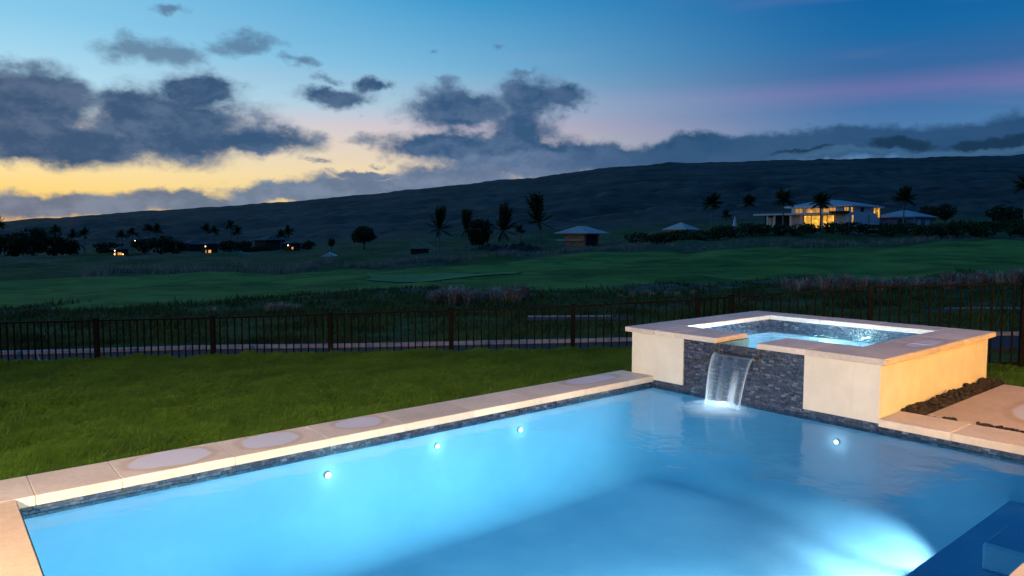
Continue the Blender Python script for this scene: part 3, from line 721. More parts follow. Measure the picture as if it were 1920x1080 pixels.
# the sheet of falling water
def waterfall():
    nu, nv = 40, 26; vs = []; uv = []
    for j in range(nv + 1):
        t = j / nv
        zz0 = 0.390 - 0.56 * t ** 1.0
        for i in range(nu + 1):
            s = i / nu; y = (NY1 - .004) + (NY0 + .004 - NY1 + .004) * s
            yc = (NY0 + NY1) / 2; y = yc + (y - yc) * (1 - 0.13 * t)
            x = 6.352 - 0.215 * math.sqrt(max(t, 0)) + 0.008 * math.sin(s * 17 + 2 * t) * t
            vs.append((x, y, zz0)); uv.append((s, t))
    f = [(j * (nu + 1) + i, j * (nu + 1) + i + 1, (j + 1) * (nu + 1) + i + 1, (j + 1) * (nu + 1) + i) for j in range(nv) for i in range(nu)]
    base = len(vs)
    m = bpy.data.meshes.new('waterfall'); m.from_pydata(vs, [], f); m.materials.append(M_FALL)
    ul = m.uv_layers.new(name='UVMap')
    for lp in m.loops: ul.data[lp.index].uv = uv[lp.vertex_index]
    o = smooth(link('waterfall', m)); md = o.modifiers.new('thickness', 'SOLIDIFY'); md.thickness = 0.006; md.offset = 0
    tag(o, kind='structure')
    # the film of water over the lip
    fl = MB().quadface([(6.35, NY0 + .013, 0.3905), (IX0 - .021, NY0 + .013, 0.391), (IX0 - .021, NY1 - .013, 0.391), (6.35, NY1 - .013, 0.3905)]).build('spill_film', M_FILM); tag(fl, kind='structure')
waterfall()

# ------------------------------------------------------------------ decks
deck = link('deck', None); tag(deck, kind='structure')
def slabs(xs, ys, mat, z=0.0, name='paving_slab', thick=0.06, gap=0.003):
    for a_, b_ in zip(xs[:-1], xs[1:]):
        for c_, d_ in zip(ys[:-1], ys[1:]):
            MB().cbox((a_ + gap, c_ + gap, z - thick), (b_ - gap, d_ - gap, z + random.uniform(-.001, .001)), 0.004).build(name, mat, deck)
slabs([6.905, 8.98], [-0.80, 0.30, 1.40, 2.49], M_SLAB)
slabs([9.02, 11.1], [-3.0, -0.8, 0.3], M_SLAB)
slabs([-0.62, -0.04 + .42 - .003], [2.75, 5.195], M_DECK); slabs([-0.62, .417], [0.57, 2.75], M_DECK); slabs([-2.8, -1.7, -.62], [-.6, 1.1, 2.8, 4.6, 5.68], M_DECK)
slabs([-0.62, -.045], [5.2, 5.68], M_DECK)
slabs([-2.8, -.6, 1.6, 3.8, 6.0, 8.98], [-6, -3.9, -1.8, -0.81], M_DECK); slabs([-.6, 1.6, 3.8, 6.38], [-0.80, 0.565], M_DECK)
# soil under the pebble joints
MB().box((6.80, -0.8, -0.2), (9.2, 2.71, -0.065)).build('joint_bed', M_LAVA, deck)
MB().quadface([(-12, -12, -0.07), (14, -12, -0.07), (14, 0.2, -0.07), (-12, 0.2, -0.07)]).quadface([(-12, .2, -0.07), (-0.3, .2, -0.07), (-0.3, 5.7, -0.07), (-12, 5.7, -0.07)]).build('deck_base', M_GROUT, deck)
def pebbles():
    ico = []
    import bmesh
    bm = bmesh.new(); bmesh.ops.create_icosphere(bm, subdivisions=2, radius=1.0)
    bv = np.array([v.co[:] for v in bm.verts]); bf = np.array([[v.index for v in f.verts] for f in bm.faces]); bm.free()
    vs, fs, n = [], [], 0
    spots = []
    for k in range(430):
        x = rng.uniform(6.90, 9.12); y = rng.uniform(2.51, 2.69); z = -0.03 + 0.035 * rng.random() + 0.015 * (1 - abs(y - 2.61) / 0.1); spots.append((x, y, z, rng.uniform(0.016, 0.034)))
    for k in range(18): spots.append((rng.uniform(6.93, 9.1), rng.uniform(2.56, 2.68), 0.03, rng.uniform(0.02, 0.034)))
    for k in range(200):
        y = rng.uniform(-0.6, 2.52); spots.append((6.883 + rng.normal(0, 0.006), y, -0.026 + 0.012 * rng.random(), rng.uniform(0.009, 0.018)))
    for k in range(26):
        y = rng.choice([2.05, 1.98, 1.9, 1.78, 1.72, 1.3, 2.3]) + rng.normal(0, 0.03); spots.append((6.884 + rng.normal(0, 0.008), y, 0.003, rng.uniform(0.012, 0.024)))
    spots.append((6.875, 2.675, 0.004, 0.024))
    for (x, y, z, r) in spots:
        q = bv * np.array([r * rng.uniform(.8, 1.35), r * rng.uniform(.8, 1.35), r * rng.uniform(.6, 1.0)])
        q = q * (1 + 0.16 * np.sin(bv @ rng.normal(0, 2.4, 3) + rng.uniform(0, 6)))[:, None]
        an = rng.uniform(0, 6.28); c, s = math.cos(an), math.sin(an); q = np.stack([q[:, 0] * c - q[:, 1] * s, q[:, 0] * s + q[:, 1] * c, q[:, 2]], -1)
        vs.append(q + np.array([x, y, z])); fs.append(bf + n); n += len(bv)
    o = smooth(link('lava_pebbles', npmesh('lava_pebbles', np.concatenate(vs), np.concatenate(fs), M_LAVA)))
    tag(o, 'dark lava pebbles filling the joint beside the spa wall', 'pebbles', kind='stuff')
pebbles()

# ------------------------------------------------------------------ added stand-in lanterns for the unseen house lights (out of frame, giving the warm light)
M_BULB = emis('warm_bulb', (1.0, 0.66, 0.28), 30)
def lantern(x, y, z, watts, label, col=(1.0, 0.60, 0.20)):
    o = thing('standin_lantern', label, 'lantern', 'stand-in lanterns for the house light', (x, y, 0))
    MB().tube([(0, 0, -.05), (0, 0, .03), (0, 0, .05)], [.12, .12, .05], 12).build('base', M_BRONZE, o)
    MB().tube([(0, 0, .04), (0, 0, z - .22)], [.03, .024], 10).build('post', M_BRONZE, o)
    cg = MB(); cg.tube([(0, 0, z - .23), (0, 0, z - .20)], [.06, .10], 4)
    for k in range(4):
        an = math.pi / 4 + k * math.pi / 2; cg.box((math.cos(an) * .11 - .006, math.sin(an) * .11 - .006, z - .2), (math.cos(an) * .11 + .006, math.sin(an) * .11 + .006, z + .18))
    cg.tube([(0, 0, z + .18), (0, 0, z + .21), (0, 0, z + .30)], [.19, .17, .02], 4); cg.build('cage', M_BRONZE, o)
    MB().tube([(0, 0, z - .10), (0, 0, z - .06), (0, 0, z), (0, 0, z + .06), (0, 0, z + .09)], [.01, .04, .055, .04, .01], 12).build('bulb', M_BULB, o)
    l = bpy.data.lights.new('standin_light', 'POINT'); l.energy = watts; l.color = col; l.shadow_soft_size = 0.09
    p = link('standin_light', l, o); p.location = (0, 0, z - .02)
lantern(7.6, -2.6, 2.1, 3400, 'added stand-in lantern for the house light, opposite the spa', (1.0, 0.46, 0.03))
lantern(2.2, -3.6, 1.15, 2300, 'added stand-in lantern for the house light, behind the viewpoint', (1.0, 0.52, 0.14))
lantern(-2.0, 0.9, 2.0, 6000, 'added stand-in lantern for the house light, left end of the terrace', (1.0, 0.72, 0.44))

# ------------------------------------------------------------------ fence
def fence(posts, label, skip_first=False):
    base = fpt(*posts[0]); f = thing('metal_fence', label, 'fence'); FHH = 1.15
    for k, q in enumerate(posts):
        if skip_first and k == 0: continue
        p = fpt(*q); d = (fpt(*posts[min(k + 1, len(posts) - 1)]) - fpt(*posts[max(k - 1, 0)])); an = math.atan2(d.y, d.x)
        M = Matrix.Translation((p.x, p.y, p.z)) @ Matrix.Rotation(an, 4, 'Z')
        pm = MB().cbox((-.034, -.034, -FHH - .25), (.034, .034, .012), .004, 0, M); pm.cbox((-.042, -.042, .012), (.042, .042, .030), .006, 0, M); pm.build('post', M_BRONZE, f)
    for q0, q1 in zip(posts[:-1], posts[1:]):
        a_ = fpt(*q0); b_ = fpt(*q1); L = (b_ - a_).length; d = (b_ - a_); hd = Vector((d.x, d.y, 0)); hl_ = hd.length; hd.normalize()
        sh = d.z / hl_; an = math.atan2(hd.y, hd.x)
        M = Matrix.Translation(a_) @ Matrix(((hd.x, -hd.y, 0, 0), (hd.y, hd.x, 0, 0), (sh, 0, 1, 0), (0, 0, 0, 1)))
        MB().cbox((.03, -.020, -.028), (hl_ - .03, .020, -.002), .003, 0, M).build('top_rail', M_BRONZE, f)
        MB().cbox((.03, -.016, -FHH + .08), (hl_ - .03, .016, -FHH + .115), .003, 0, M).build('bottom_rail', M_BRONZE, f)
        n = max(2, round(hl_ / 0.117)); me = MB().box((-.009, -.009, -FHH + .114), (.009, .009, -.028)).mesh('baluster', M_BRONZE)
        for i in range(1, n):
            o = link('baluster', me, f); o.location = a_ + d * (i / n); o.rotation_euler = (0, 0, an)
fence(FP_L, 'long dark bronze railing fence along the back of the lawn')
fence(FP_R, 'dark bronze railing fence rising behind the raised spa', True)

# ------------------------------------------------------------------ cart path with pale kerbs
M_ASPH = simple('asphalt', (0.035, 0.034, 0.042), 0.3, 6, 0.9, 0.2, bmp=0.3)
M_KERB = simple('concrete_kerb', (0.30, 0.29, 0.32), 0.2, 3, 0.85, 0.2)
def strip(name, cols, Za, Zb, dz0, dz1, mat, parent=None, wob=0.0):
    """a ribbon of ground (or a kerb with a top and two sides) between two forward distances"""
    m = MB(); pr = None
    for c in cols:
        o = wob * math.sin(c / 140.0)
        za, zb = Za + o, Zb + o
        a_ = gpt(c, za); b_ = gpt(c, zb); h = max(a_.z, b_.z) if dz1 > 0.06 else None
        row = [Vector((a_.x, a_.y, (h or a_.z) + dz0)), Vector((a_.x, a_.y, (h or a_.z) + dz1)), Vector((b_.x, b_.y, (h or b_.z) + dz1)), Vector((b_.x, b_.y, (h or b_.z) + dz0))]
        if pr:
            for k in range(3): m.quadface([pr[k], row[k], row[k + 1], pr[k + 1]])
        pr = row
    return m.build(name, mat, parent)
path = strip('cart_path', range(-260, 2300, 20), 14.0, 15.86, -0.3, 0.05, M_ASPH); tag(path, kind='structure')
strip('kerb', range(-260, 2300, 20), 15.88, 16.04, -0.3, 0.12, M_KERB, path)
path2 = strip('cart_path', range(985, 1190, 12), 23.3, 25.2, -0.3, 0.05, M_ASPH); tag(path2, kind='structure')
strip('kerb', range(990, 1160, 10), 25.22, 25.40, -0.3, 0.07, M_KERB, path2, 0.3)
path3 = strip('cart_path', range(1740, 2000, 12), 23.3, 25.2, -0.3, 0.05, M_ASPH); tag(path3, kind='structure')
strip('kerb', range(1775, 1935, 10), 25.22, 25.36, -0.3, 0.07, M_KERB, path3, 0.3)
def tee_turf():
    m = MB(); cs = list(range(690, 985, 15)); zs = [86 + 13 * k / 7 for k in range(8)]
    P_ = [[gpt(c + 6 * math.sin(z), z, 0.10) for c in cs] for z in zs]
    for a_ in range(7):
        for b_ in range(len(cs) - 1): m.quadface([P_[a_][b_], P_[a_][b_ + 1], P_[a_ + 1][b_ + 1], P_[a_ + 1][b_]])
    return m.build('tee_box', simple('tee_turf', (0.16, 0.25, 0.09), 0.15, 0.9, 0.95, 0.05))
tag(tee_turf(), kind='structure')

# ------------------------------------------------------------------ plants
def leafy(name, col, var=0.4, trans=0.25, scale=0.6):
    def b(t):
        p = pos(t); n = t.noise(p, scale, 4, 0.6); g_ = t.n('ShaderNodeNewGeometry').outputs['Random Per Island']
        c = t.mix(t.ss(n, 0.3, 0.7), c4(*[x * (1 - var) for x in col]), c4(*[x * (1 + var) for x in col]))
        c = t.mix(1.0, c, t.ramp(g_, [(0, c4(.6, .6, .6)), (1, c4(1.3, 1.3, 1.2))]), 'MULTIPLY')
        d = pbsdf(t, c, 0.7, 0.15); tl = t.n('ShaderNodeBsdfTranslucent'); t.lk(c, tl.inputs[0])
        ms = t.n('ShaderNodeMixShader'); ms.inputs[0].default_value = trans; t.lk(d, ms.inputs[1]); t.lk(tl.outputs[0], ms.inputs[2]); return ms.outputs[0]
    return material(name, b)
M_TUFT = leafy('rough_grass', (0.052, 0.090, 0.026), 0.5)
M_PLUME = leafy('plume_grass', (0.36, 0.31, 0.26), 0.3)
M_PLUMED = leafy('dry_grass_band', (0.30, 0.26, 0.20), 0.35)
M_PALM = leafy('palm_frond', (0.040, 0.052, 0.022), 0.3)
M_TREE = leafy('tree_leaf', (0.032, 0.050, 0.022), 0.4)
M_SHRUB = leafy('shrub_leaf', (0.030, 0.062, 0.022), 0.4)
M_BARK = simple('bark', (0.10, 0.085, 0.072), 0.3, 4, 0.9, 0.1)
M_PTRUNK = simple('palm_trunk', (0.22, 0.20, 0.18), 0.3, 3, 0.9, 0.1)

def tri_field(name, X, Y, Zb, hgt, wid, lean, mat):
    n = len(X); an = rng.uniform(0, 6.283, n); v = np.zeros((n, 3, 3)); bx, by = np.cos(an) * wid, np.sin(an) * wid
    lx = lean * hgt * rng.normal(0.15, 0.6, n); ly = lean * hgt * rng.normal(0, 0.6, n)
    v[:, 0] = np.stack([X - bx, Y - by, Zb - 0.03], -1); v[:, 1] = np.stack([X + bx, Y + by, Zb - 0.03], -1); v[:, 2] = np.stack([X + lx, Y + ly, Zb + hgt], -1)
    return link(name, npmesh(name, v.reshape(-1, 3), np.arange(3 * n).reshape(-1, 3), mat))
def field_px(N, c0, c1, Z0, Z1, mask=None):
    Zs = np.exp(rng.uniform(math.log(Z0), math.log(Z1), N)); cl = rng.uniform(c0, c1, N); la = (cl - 960) * Zs / FPX
    if mask is not None:
        ok = rng.uniform(0, 1, N) < mask(la, Zs, cl); Zs, la, cl = Zs[ok], la[ok], cl[ok]
    z = terrain(la, Zs); return FH[0] * Zs + RT[0] * la, FH[1] * Zs + RT[1] * la, z, Zs
def rough_near():
    def mk(la, Z, cl):
        path_ = (Z > 13.8) & (Z < 16.15)
        p2 = (Z > 23.2) & (Z < 25.6) & (((cl > 985) & (cl < 1180)) | (cl > 1740))
        return np.where(path_ | p2, 0, np.clip(0.55 + 0.6 * sumsin(la, Z, 4.5, 8, 61), 0.08, 1) * (1 - fair_mask(la, Z)))
    X, Y, z, Zs = field_px(120000, -60, 1980, 12.3, 75, mk); n = len(X)
    hg = rng.uniform(0.10, 0.42, n) * np.clip(0.8 + 0.5 * sumsin(X, Y, 3.5, 8, 62), 0.3, 2) * np.interp(Zs, [12, 17, 30], [0.35, 0.6, 1.0])
    o = tri_field('rough_grass', X, Y, z, hg, 0.006 + 0.0011 * Zs, 0.7, M_TUFT)
    tag(o, 'unmown dark green rough grass between the fence and the fairway', 'grass', kind='stuff')
rough_near()
def plume_band(label, N, c0, c1, Zf_, spread, h):
    def mk(la, Z, cl): return np.clip(0.5 + 0.9 * sumsin(la, Z, 9, 8, int(c0) + 5), 0, 1) * np.clip((cl - c0) / 40, 0, 1) * np.clip((c1 - cl) / 40, 0, 1)
    cl = rng.uniform(c0, c1, N); Zs = np.array([Zf_(c) for c in cl]) + rng.normal(0, spread, N); la = (cl - 960) * Zs / FPX
    ok = rng.uniform(0, 1, N) < mk(la, Zs, cl); cl, Zs, la = cl[ok], Zs[ok], la[ok]; z = terrain(la, Zs); X = FH[0] * Zs + RT[0] * la; Y = FH[1] * Zs + RT[1] * la
    o = tri_field('dry_grass', X, Y, z, h * rng.uniform(0.5, 1.3, len(X)), 0.07, 0.6, M_PLUMED); tag(o, label, 'grass', kind='stuff')
plume_band('pale dry grass lining the far edge of the fairway before the palms', 9000, 640, 1270, lambda c: np.interp(c, [640, 960, 1270], [150, 166, 172]), 2.0, 1.1)
plume_band('pale dry grass banks beyond the left-hand fairway', 12000, 150, 640, lambda c: np.interp(c, [150, 300, 480, 640], [117, 124, 138, 160]) + 8 * math.sin(c / 31), 4.0, 1.5)
plume_band('pale dry grass strip below the lit house', 5000, 1440, 1790, lambda c: np.interp(c, [1440, 1640, 1790], [162, 160, 172]), 1.6, 1.3)

def clump_mesh(seed, mat, h=1.0, n=150, spread=0.5):
    g_ = np.random.default_rng(seed); v = []; f = []
    for k in range(n):
        an = g_.uniform(0, 6.283); r0 = abs(g_.normal(0, 0.12)); hh = h * g_.uniform(0.45, 1.1); out = spread * g_.uniform(0.1, 1.0) * h
        dx, dy = math.cos(an), math.sin(an); w = 0.016 + 0.012 * g_.random(); px, py = -dy * w, dx * w; i = len(v)
        b0 = np.array([dx * r0, dy * r0, -0.03]); m0 = np.array([dx * (r0 + out * .45), dy * (r0 + out * .45), hh * .7]); t0 = np.array([dx * (r0 + out), dy * (r0 + out), hh * g_.uniform(.75, 1.0)])
        q = np.array([px, py, 0]); v += [b0 - q, b0 + q, m0 + q * 1.5, m0 - q * 1.5, t0]; f += [(i, i + 1, i + 2, i + 3), (i + 3, i + 2, i + 4)]
    m = bpy.data.meshes.new('fountain_grass'); m.from_pydata([tuple(q) for q in v], [], f); m.materials.append(mat); return m
CL = [clump_mesh(100 + k, M_PLUME) for k in range(5)]
def clumps(spots, label, group):
    for (px, Z, s_) in spots:
        o = link('fountain_grass', random.choice(CL)); o.location = gpt(px, Z); o.rotation_euler = (0, 0, random.uniform(0, 6.28)); o.scale = (s_ * random.uniform(1.0, 1.5), s_ * random.uniform(1.0, 1.5), s_)
        tag(o, label, 'grass clump', group)
clumps([(random.uniform(800, 985), random.uniform(41, 47), random.uniform(0.7, 1.25)) for _ in range(30)], 'pale plumed fountain grass clump in the patch before the tee', 'pale grass clumps before the tee')
clumps([(1470 + 480 * (k / 38) + random.uniform(-12, 12), 44 + random.uniform(-3, 3), random.uniform(0.6, 1.2)) for k in range(39)], 'pale plumed fountain grass clump in the drift above the right-hand fence', 'pale grass clumps above the right fence')
clumps([(1165 + 22 * k + random.uniform(-8, 8), 43 + random.uniform(-3, 3), random.uniform(0.35, 0.6)) for k in range(7)], 'low fountain grass clump just left of the spa above the fence', 'low grass clumps left of the spa')
clumps([(505 + 12 * k, 38 + random.uniform(-1, 1), random.uniform(0.45, 0.7)) for k in range(5)] , 'small pale grass clump above the fence left of the tee', 'small pale grass clumps left of the tee')
clumps([(398, 34, 0.6)], 'single pale grass tuft rising behind a fence post on the left', 'grass tuft on the left')
clumps([(75, 13.0, 0.55)], 'low dry grass tuft against the fence at the far left', 'grass tuft at the far left')

def palm(px, Z, hgt, label, group, cr=3.0, wind=0.0, nf=18, lean=0.0, trunk=0.22, up=0.35):
    base = gpt(px, Z); o = thing('palm_tree', label, 'palm tree', group, base); g_ = np.random.default_rng(int(abs(px) * 7 + Z))
    rt = Vector(RT)
    ht = hgt - cr * (0.9 if wind else 0.55)
    pts = [rt * (lean * (k / 6) ** 2) + Vector((0, 0, ht * k / 6 - (0.3 if k == 0 else 0))) for k in range(7)]
    MB().tube(pts, [trunk * (1.25 - 0.6 * k / 6) for k in range(7)], 8).build('trunk', M_PTRUNK, o)
    top = pts[-1]; m = MB()
    nf = int(nf * 1.9)
    for k in range(nf):
        an = 2 * math.pi * 5 * k / nf + g_.normal(0, 0.2); elv = (g_.uniform(0.75, 1.75) if wind else g_.uniform(-0.5, 1.2) + up); L = cr * g_.uniform(0.8, 1.15)
        hk = 0.36 if wind else 1.0
        if wind and g_.random() < 0.3: elv = g_.uniform(-0.4, 0.7); hk = 0.55; L *= 0.7
        d = Vector((math.cos(an) * math.cos(elv) * hk, math.sin(an) * math.cos(elv) * hk, math.sin(elv))) + rt * wind * 0.5 + Vector((0, 0, abs(wind) * 0.5)); d.normalize()
        prev = top; n = 9; droop = g_.uniform(0.5, 1.1) * (0.35 if wind else 1)
        cur = d.copy(); chain = [top]
        for q in range(n):
            cur = (cur + Vector((0, 0, -droop / n)) + rt * (wind * 0.10)).normalized(); chain.append(chain[-1] + cur * (L / n))
        for q in range(1, n + 1):
            p = chain[q]; tdir = (chain[q] - chain[q - 1]).normalized(); sd = tdir.cross(Vector((0, 0, 1)))
            if sd.length < 0.05: sd = Vector((1, 0, 0))
            sd.normalize(); ll = L * (0.24 if wind else 0.42) * math.sin(math.pi * (q + 0.6) / (n + 1.8)) + 0.05; w = L / n * 0.8
            for s_ in (-1, 1):
                tip = p + sd * (s_ * ll * 0.8) + tdir * ll * 0.5 + Vector((0, 0, -ll * 0.45))
                m.quadface([p - tdir * w, p + tdir * w * 0.6, tip])
        m.tube(chain[::3], [0.05, 0.035, 0.025, 0.01][:len(chain[::3])], 3, cap=False)
    m.build('crown', M_PALM, o); return o

def crown_mesh(name, lobes, n, size, mat, seed):
    g_ = np.random.default_rng(seed); L = np.array(lobes, float); wgt = L[:, 3] * L[:, 4] * L[:, 5]; idx = g_.choice(len(L), n, p=wgt / wgt.sum())
    d = g_.normal(0, 1, (n, 3)); d /= np.linalg.norm(d, axis=1)[:, None]; rr = g_.uniform(0.35, 1.05, n) ** 0.5
    p = L[idx, :3] + d * rr[:, None] * L[idx, 3:6]
    keep = (np.sin(p[:, 0] * 2.1 / size * .3 + seed) + np.sin(p[:, 1] * 1.9 / size * .3) + np.sin(p[:, 2] * 2.6 / size * .3 + 1)) > -1.2
    p = p[keep]; n = len(p); a1 = g_.normal(0, 1, (n, 3)); a1 /= np.linalg.norm(a1, axis=1)[:, None]; a2 = np.cross(a1, g_.normal(0, 1, (n, 3))); a2 /= np.linalg.norm(a2, axis=1)[:, None]
    s_ = size * g_.uniform(0.5, 1.3, n)[:, None]; v = np.stack([p - a1 * s_, p + a2 * s_ * .6, p + a1 * s_, p - a2 * s_ * .6], 1)
    return npmesh(name, v.reshape(-1, 3), np.arange(4 * n).reshape(-1, 4), mat)
def tree(px, Z, w, h, label, group=None, trunk_h=0.3, n=1800, name='broadleaf_tree', mat=None, cat='tree', size=None, flat=False):
    base = gpt(px, Z); o = thing(name, label, cat, group, base); g_ = np.random.default_rng(int(abs(px) * 3 + Z)); th = h * trunk_h
    lobes = [(0, 0, th + (h - th) * .5, w * .32, w * .32, (h - th) * .5)]
    for k in range(7):
        an = 2 * math.pi * k / 7 + g_.normal(0, .3); r = w * g_.uniform(.2, .34); zc = th + (h - th) * g_.uniform(.28, .72); q = w * g_.uniform(.14, .24)
        lobes.append((math.cos(an) * r, math.sin(an) * r, zc, q, q, (h - th) * g_.uniform(.2, .34)))
    link('crown', crown_mesh('crown', lobes, n, size or max(0.25, w * .045), mat or M_TREE, int(abs(px))), o)
    t = MB(); t.tube([(0, 0, -.4), (0, 0, th * .6), (0.1, 0, th + (h - th) * .4)], [w * .035, w * .026, w * .015], 7)
    for k in range(4):
        an = 1.57 * k + .4; t.tube([(0, 0, th * .8), (math.cos(an) * w * .15, math.sin(an) * w * .15, th + (h - th) * .35), (math.cos(an) * w * .28, math.sin(an) * w * .28, th + (h - th) * .6)], [w * .018, w * .012, .02], 5)
    t.build('trunk', M_BARK, o); return o

# centre palms, windswept
G1 = 'windswept palms before the mountain'
palm(824, 222, 13.2, 'windswept palm farthest left of the four tall ones', G1, 6.6, 0.14, 20, 0.0, 0.26, 0.9)
palm(873, 222, 12.4, 'slimmer windswept palm second from left of the four tall ones', G1, 6.0, 0.12, 20, 0.0, 0.24, 1.0)
palm(943, 220, 13.6, 'windswept palm with a wide split crown right of the dark tree', G1, 7.4, 0.18, 26, 0.0, 0.26, 0.9)
palm(1013, 216, 15.6, 'tallest windswept palm with pale trunk left of the pavilion', G1, 8.0, -0.16, 28, -0.4, 0.28, 0.9)
palm(975, 250, 6.0, 'small distant palm between the two right-hand tall palms', G1, 2.2, 0, 14)
palm(1004, 262, 9.0, 'small palm half hidden behind the tallest windswept palm', G1, 2.2, 0, 14)
tree(900, 236, 10.5, 9.5, 'dark bushy tree standing among the windswept palms', None, 0.05, 2600)
tree(683, 290, 12.0, 9.5, 'dark round tree standing alone left of the palms', None, 0.25, 2000)
tree(622, 200, 2.4, 6.2, 'small lollipop tree on a thin trunk beside the white tent', None, 0.62, 500)
# right palms
G2 = 'palms around the lit house'
palm(1333, 222, 11.0, 'leftmost tall palm standing left of the lit house', G2, 3.4, 0.0, 18)
palm(1360, 235, 6.0, 'short palm between the two palms left of the house', G2, 2.0, 0.0, 14)
palm(1402, 226, 10.2, 'palm just left of the flat canopy of the lit house', G2, 3.0, 0.0, 18)
palm(1466, 212, 10.8, 'palm with pale trunk in front of the house canopy', G2, 3.4, 0.0, 20)
palm(1536, 209, 10.4, 'palm in front of the brightly lit windows', G2, 3.2, 0.0, 20)
palm(1691, 214, 11.0, 'bushy palm between the lit house and the small house', G2, 3.6, 0.0, 26, 0, 0.22, 0.5)
palm(1916, 205, 13.6, 'palm cut by the right edge of the picture', G2, 3.4, 0.0, 18)
for (px, Z, w, h, l) in ((1735, 262, 10, 7.5, 'dark tree behind the small house roof'), (1768, 268, 9, 7, 'lower dark tree right of the small house roof'), (1873, 225, 10, 7, 'dark round tree at the right above the far fairway'), (1905, 235, 8, 6, 'dark tree at the right edge beside the palm')):
    tree(px, Z, w, h, l, 'dark trees at the right', 0.1, 1500)
ORD = 'first second third fourth fifth sixth seventh eighth ninth tenth eleventh twelfth thirteenth fourteenth fifteenth sixteenth seventeenth eighteenth nineteenth twentieth twenty-first twenty-second twenty-third twenty-fourth twenty-fifth twenty-sixth'.split()
for k in range(26):
    px = 1195 + 30 * k + random.uniform(-8, 8); Z = random.uniform(186, 198)
    hgt_ = 3.0 if 1440 < px < 1640 else 3.3
    if px > 1700: hgt_ = 4.0; Z = random.uniform(170, 182)
    tree(px, Z, random.uniform(6.5, 9), hgt_ * random.uniform(.8, 1.15), '%s dark shrub from left in the hedge, %s' % (ORD[k], 'between the pavilion and the closed umbrella' if px < 1400 else 'below the lit house' if px < 1650 else 'below the small house' if px < 1790 else 'at the far right'), 'hedge shrubs below the house', 0.02, 700, 'shrub', M_SHRUB, 'shrub', 0.34)
# left woods and palms
for k, (px, Z, w, h) in enumerate(((-30, 330, 18, 11), (25, 325, 20, 11), (62, 318, 17, 13), (100, 325, 16, 11.5), (132, 330, 12, 8))):
    tree(px, Z, w, h, ['dark tree cut by the left edge in the far left wood', 'broad dark tree at the left edge of the far left wood', 'tallest dark tree in the middle of the far left wood', 'dark tree under a palm crown in the far left wood', 'lowest dark tree at the right end of the far left wood'][k], 'wood at the far left', 0.05, 1500)
for (px, Z, w, h, l) in ((205, 345, 15, 6.5, 'low dark tree above the leftmost lit windows'), (272, 335, 12, 7.5, 'dark tree left in the clump between the lit houses'), (302, 330, 15, 9.0, 'largest dark tree of the clump between the lit houses'), (332, 336, 12, 7, 'dark tree right in the clump between the lit houses'),
                      (430, 350, 14, 6, 'dark tree right of the orange lit house'), (460, 345, 14, 5.5, 'low dark tree before the blue-roofed house'), (495, 348, 13, 5, 'lowest dark tree before the blue-roofed house'), (578, 330, 8, 5, 'small dark tree right of the lit porch')):
    tree(px, Z, w, h, l, 'dark trees on the left', 0.05, 1100)
for k, (px, Z, h) in enumerate(((107, 345, 14), (140, 350, 11), (160, 350, 11.5), (230, 355, 11), (250, 352, 12), (281, 350, 14), (297, 352, 13), (389, 352, 13), (403, 356, 12.5), (434, 352, 15), (446, 356, 12.5), (528, 352, 11.5), (542, 350, 13))):
    ordn = ['first', 'second', 'third', 'fourth', 'fifth', 'sixth', 'seventh', 'eighth', 'ninth', 'tenth', 'eleventh', 'twelfth', 'thirteenth'][k]
    palm(px, Z, h, 'small distant palm, %s from left in the left half' % ordn, 'distant palms on the left', 3.2, 0, 14, 0, 0.25)
palm(-2, 300, 16, 'palm crown cut by the left edge of the picture', 'distant palms on the left', 3.4)

# ------------------------------------------------------------------ buildings
M_WHITEW = simple('white_render', (0.78, 0.77, 0.76), 0.08, 1, 0.85, 0.15)
M_FASCIA = simple('pale_fascia', (0.82, 0.72, 0.66), 0.08, 1, 0.7, 0.2)
M_ROOF = simple('grey_metal_roof', (0.36, 0.37, 0.40), 0.15, 0.6, 0.5, 0.4)
M_ROOFP = simple('pinkish_shingle', (0.56, 0.45, 0.42), 0.12, 1.5, 0.8, 0.2)
M_TANW = simple('tan_wood_wall', (0.62, 0.33, 0.16), 0.2, 1.0, 0.8, 0.15)
M_DARKW = simple('dark_wall', (0.05, 0.042, 0.04), 0.2, 1.0, 0.85, 0.1)
M_BLUEW = simple('blue_grey_wall', (0.24, 0.28, 0.36), 0.15, 1.0, 0.85, 0.1)
M_FRAME = simple('window_frame', (0.06, 0.04, 0.03), 0.1, 1.0, 0.6, 0.3)
M_GLASSD = simple('dark_glass', (0.03, 0.04, 0.06), 0.1, 1.0, 0.1, 0.8)
def lit(name, col, s, sc_):
    def b(t):
        p = pos(t); n = t.noise(p, sc_, 3, 0.6); v_ = t.n('ShaderNodeTexVoronoi'); t.lk(p, v_.inputs[0]); v_.inputs['Scale'].default_value = sc_ * 0.9
        k = t.m('ADD', t.m('MULTIPLY', t.ss(n, 0.3, 0.75), 0.75), t.m('MULTIPLY', t.ss(v_.outputs['Distance'], 0.35, 0.05), 0.9))
        e = t.n('ShaderNodeEmission'); e.inputs[0].default_value = c4(*col); t.lk(t.m('MULTIPLY', t.m('ADD', k, 0.28), s), e.inputs[1]); return e.outputs[0]
    return material(name, b)
M_SHING = simple('dark_shingle', (0.07, 0.075, 0.09), 0.2, 1.0, 0.8, 0.15)
M_LITB = lit('lit_room', (1.0, 0.50, 0.07), 1.35, 0.55)
M_LITM = lit('lit_clerestory', (1.0, 0.47, 0.13), 0.75, 0.4)
M_LITO = lit('lit_porch', (1.0, 0.42, 0.10), 1.3, 0.8)
M_SPOT = emis('porch_bulb', (1.0, 0.72, 0.30), 8)

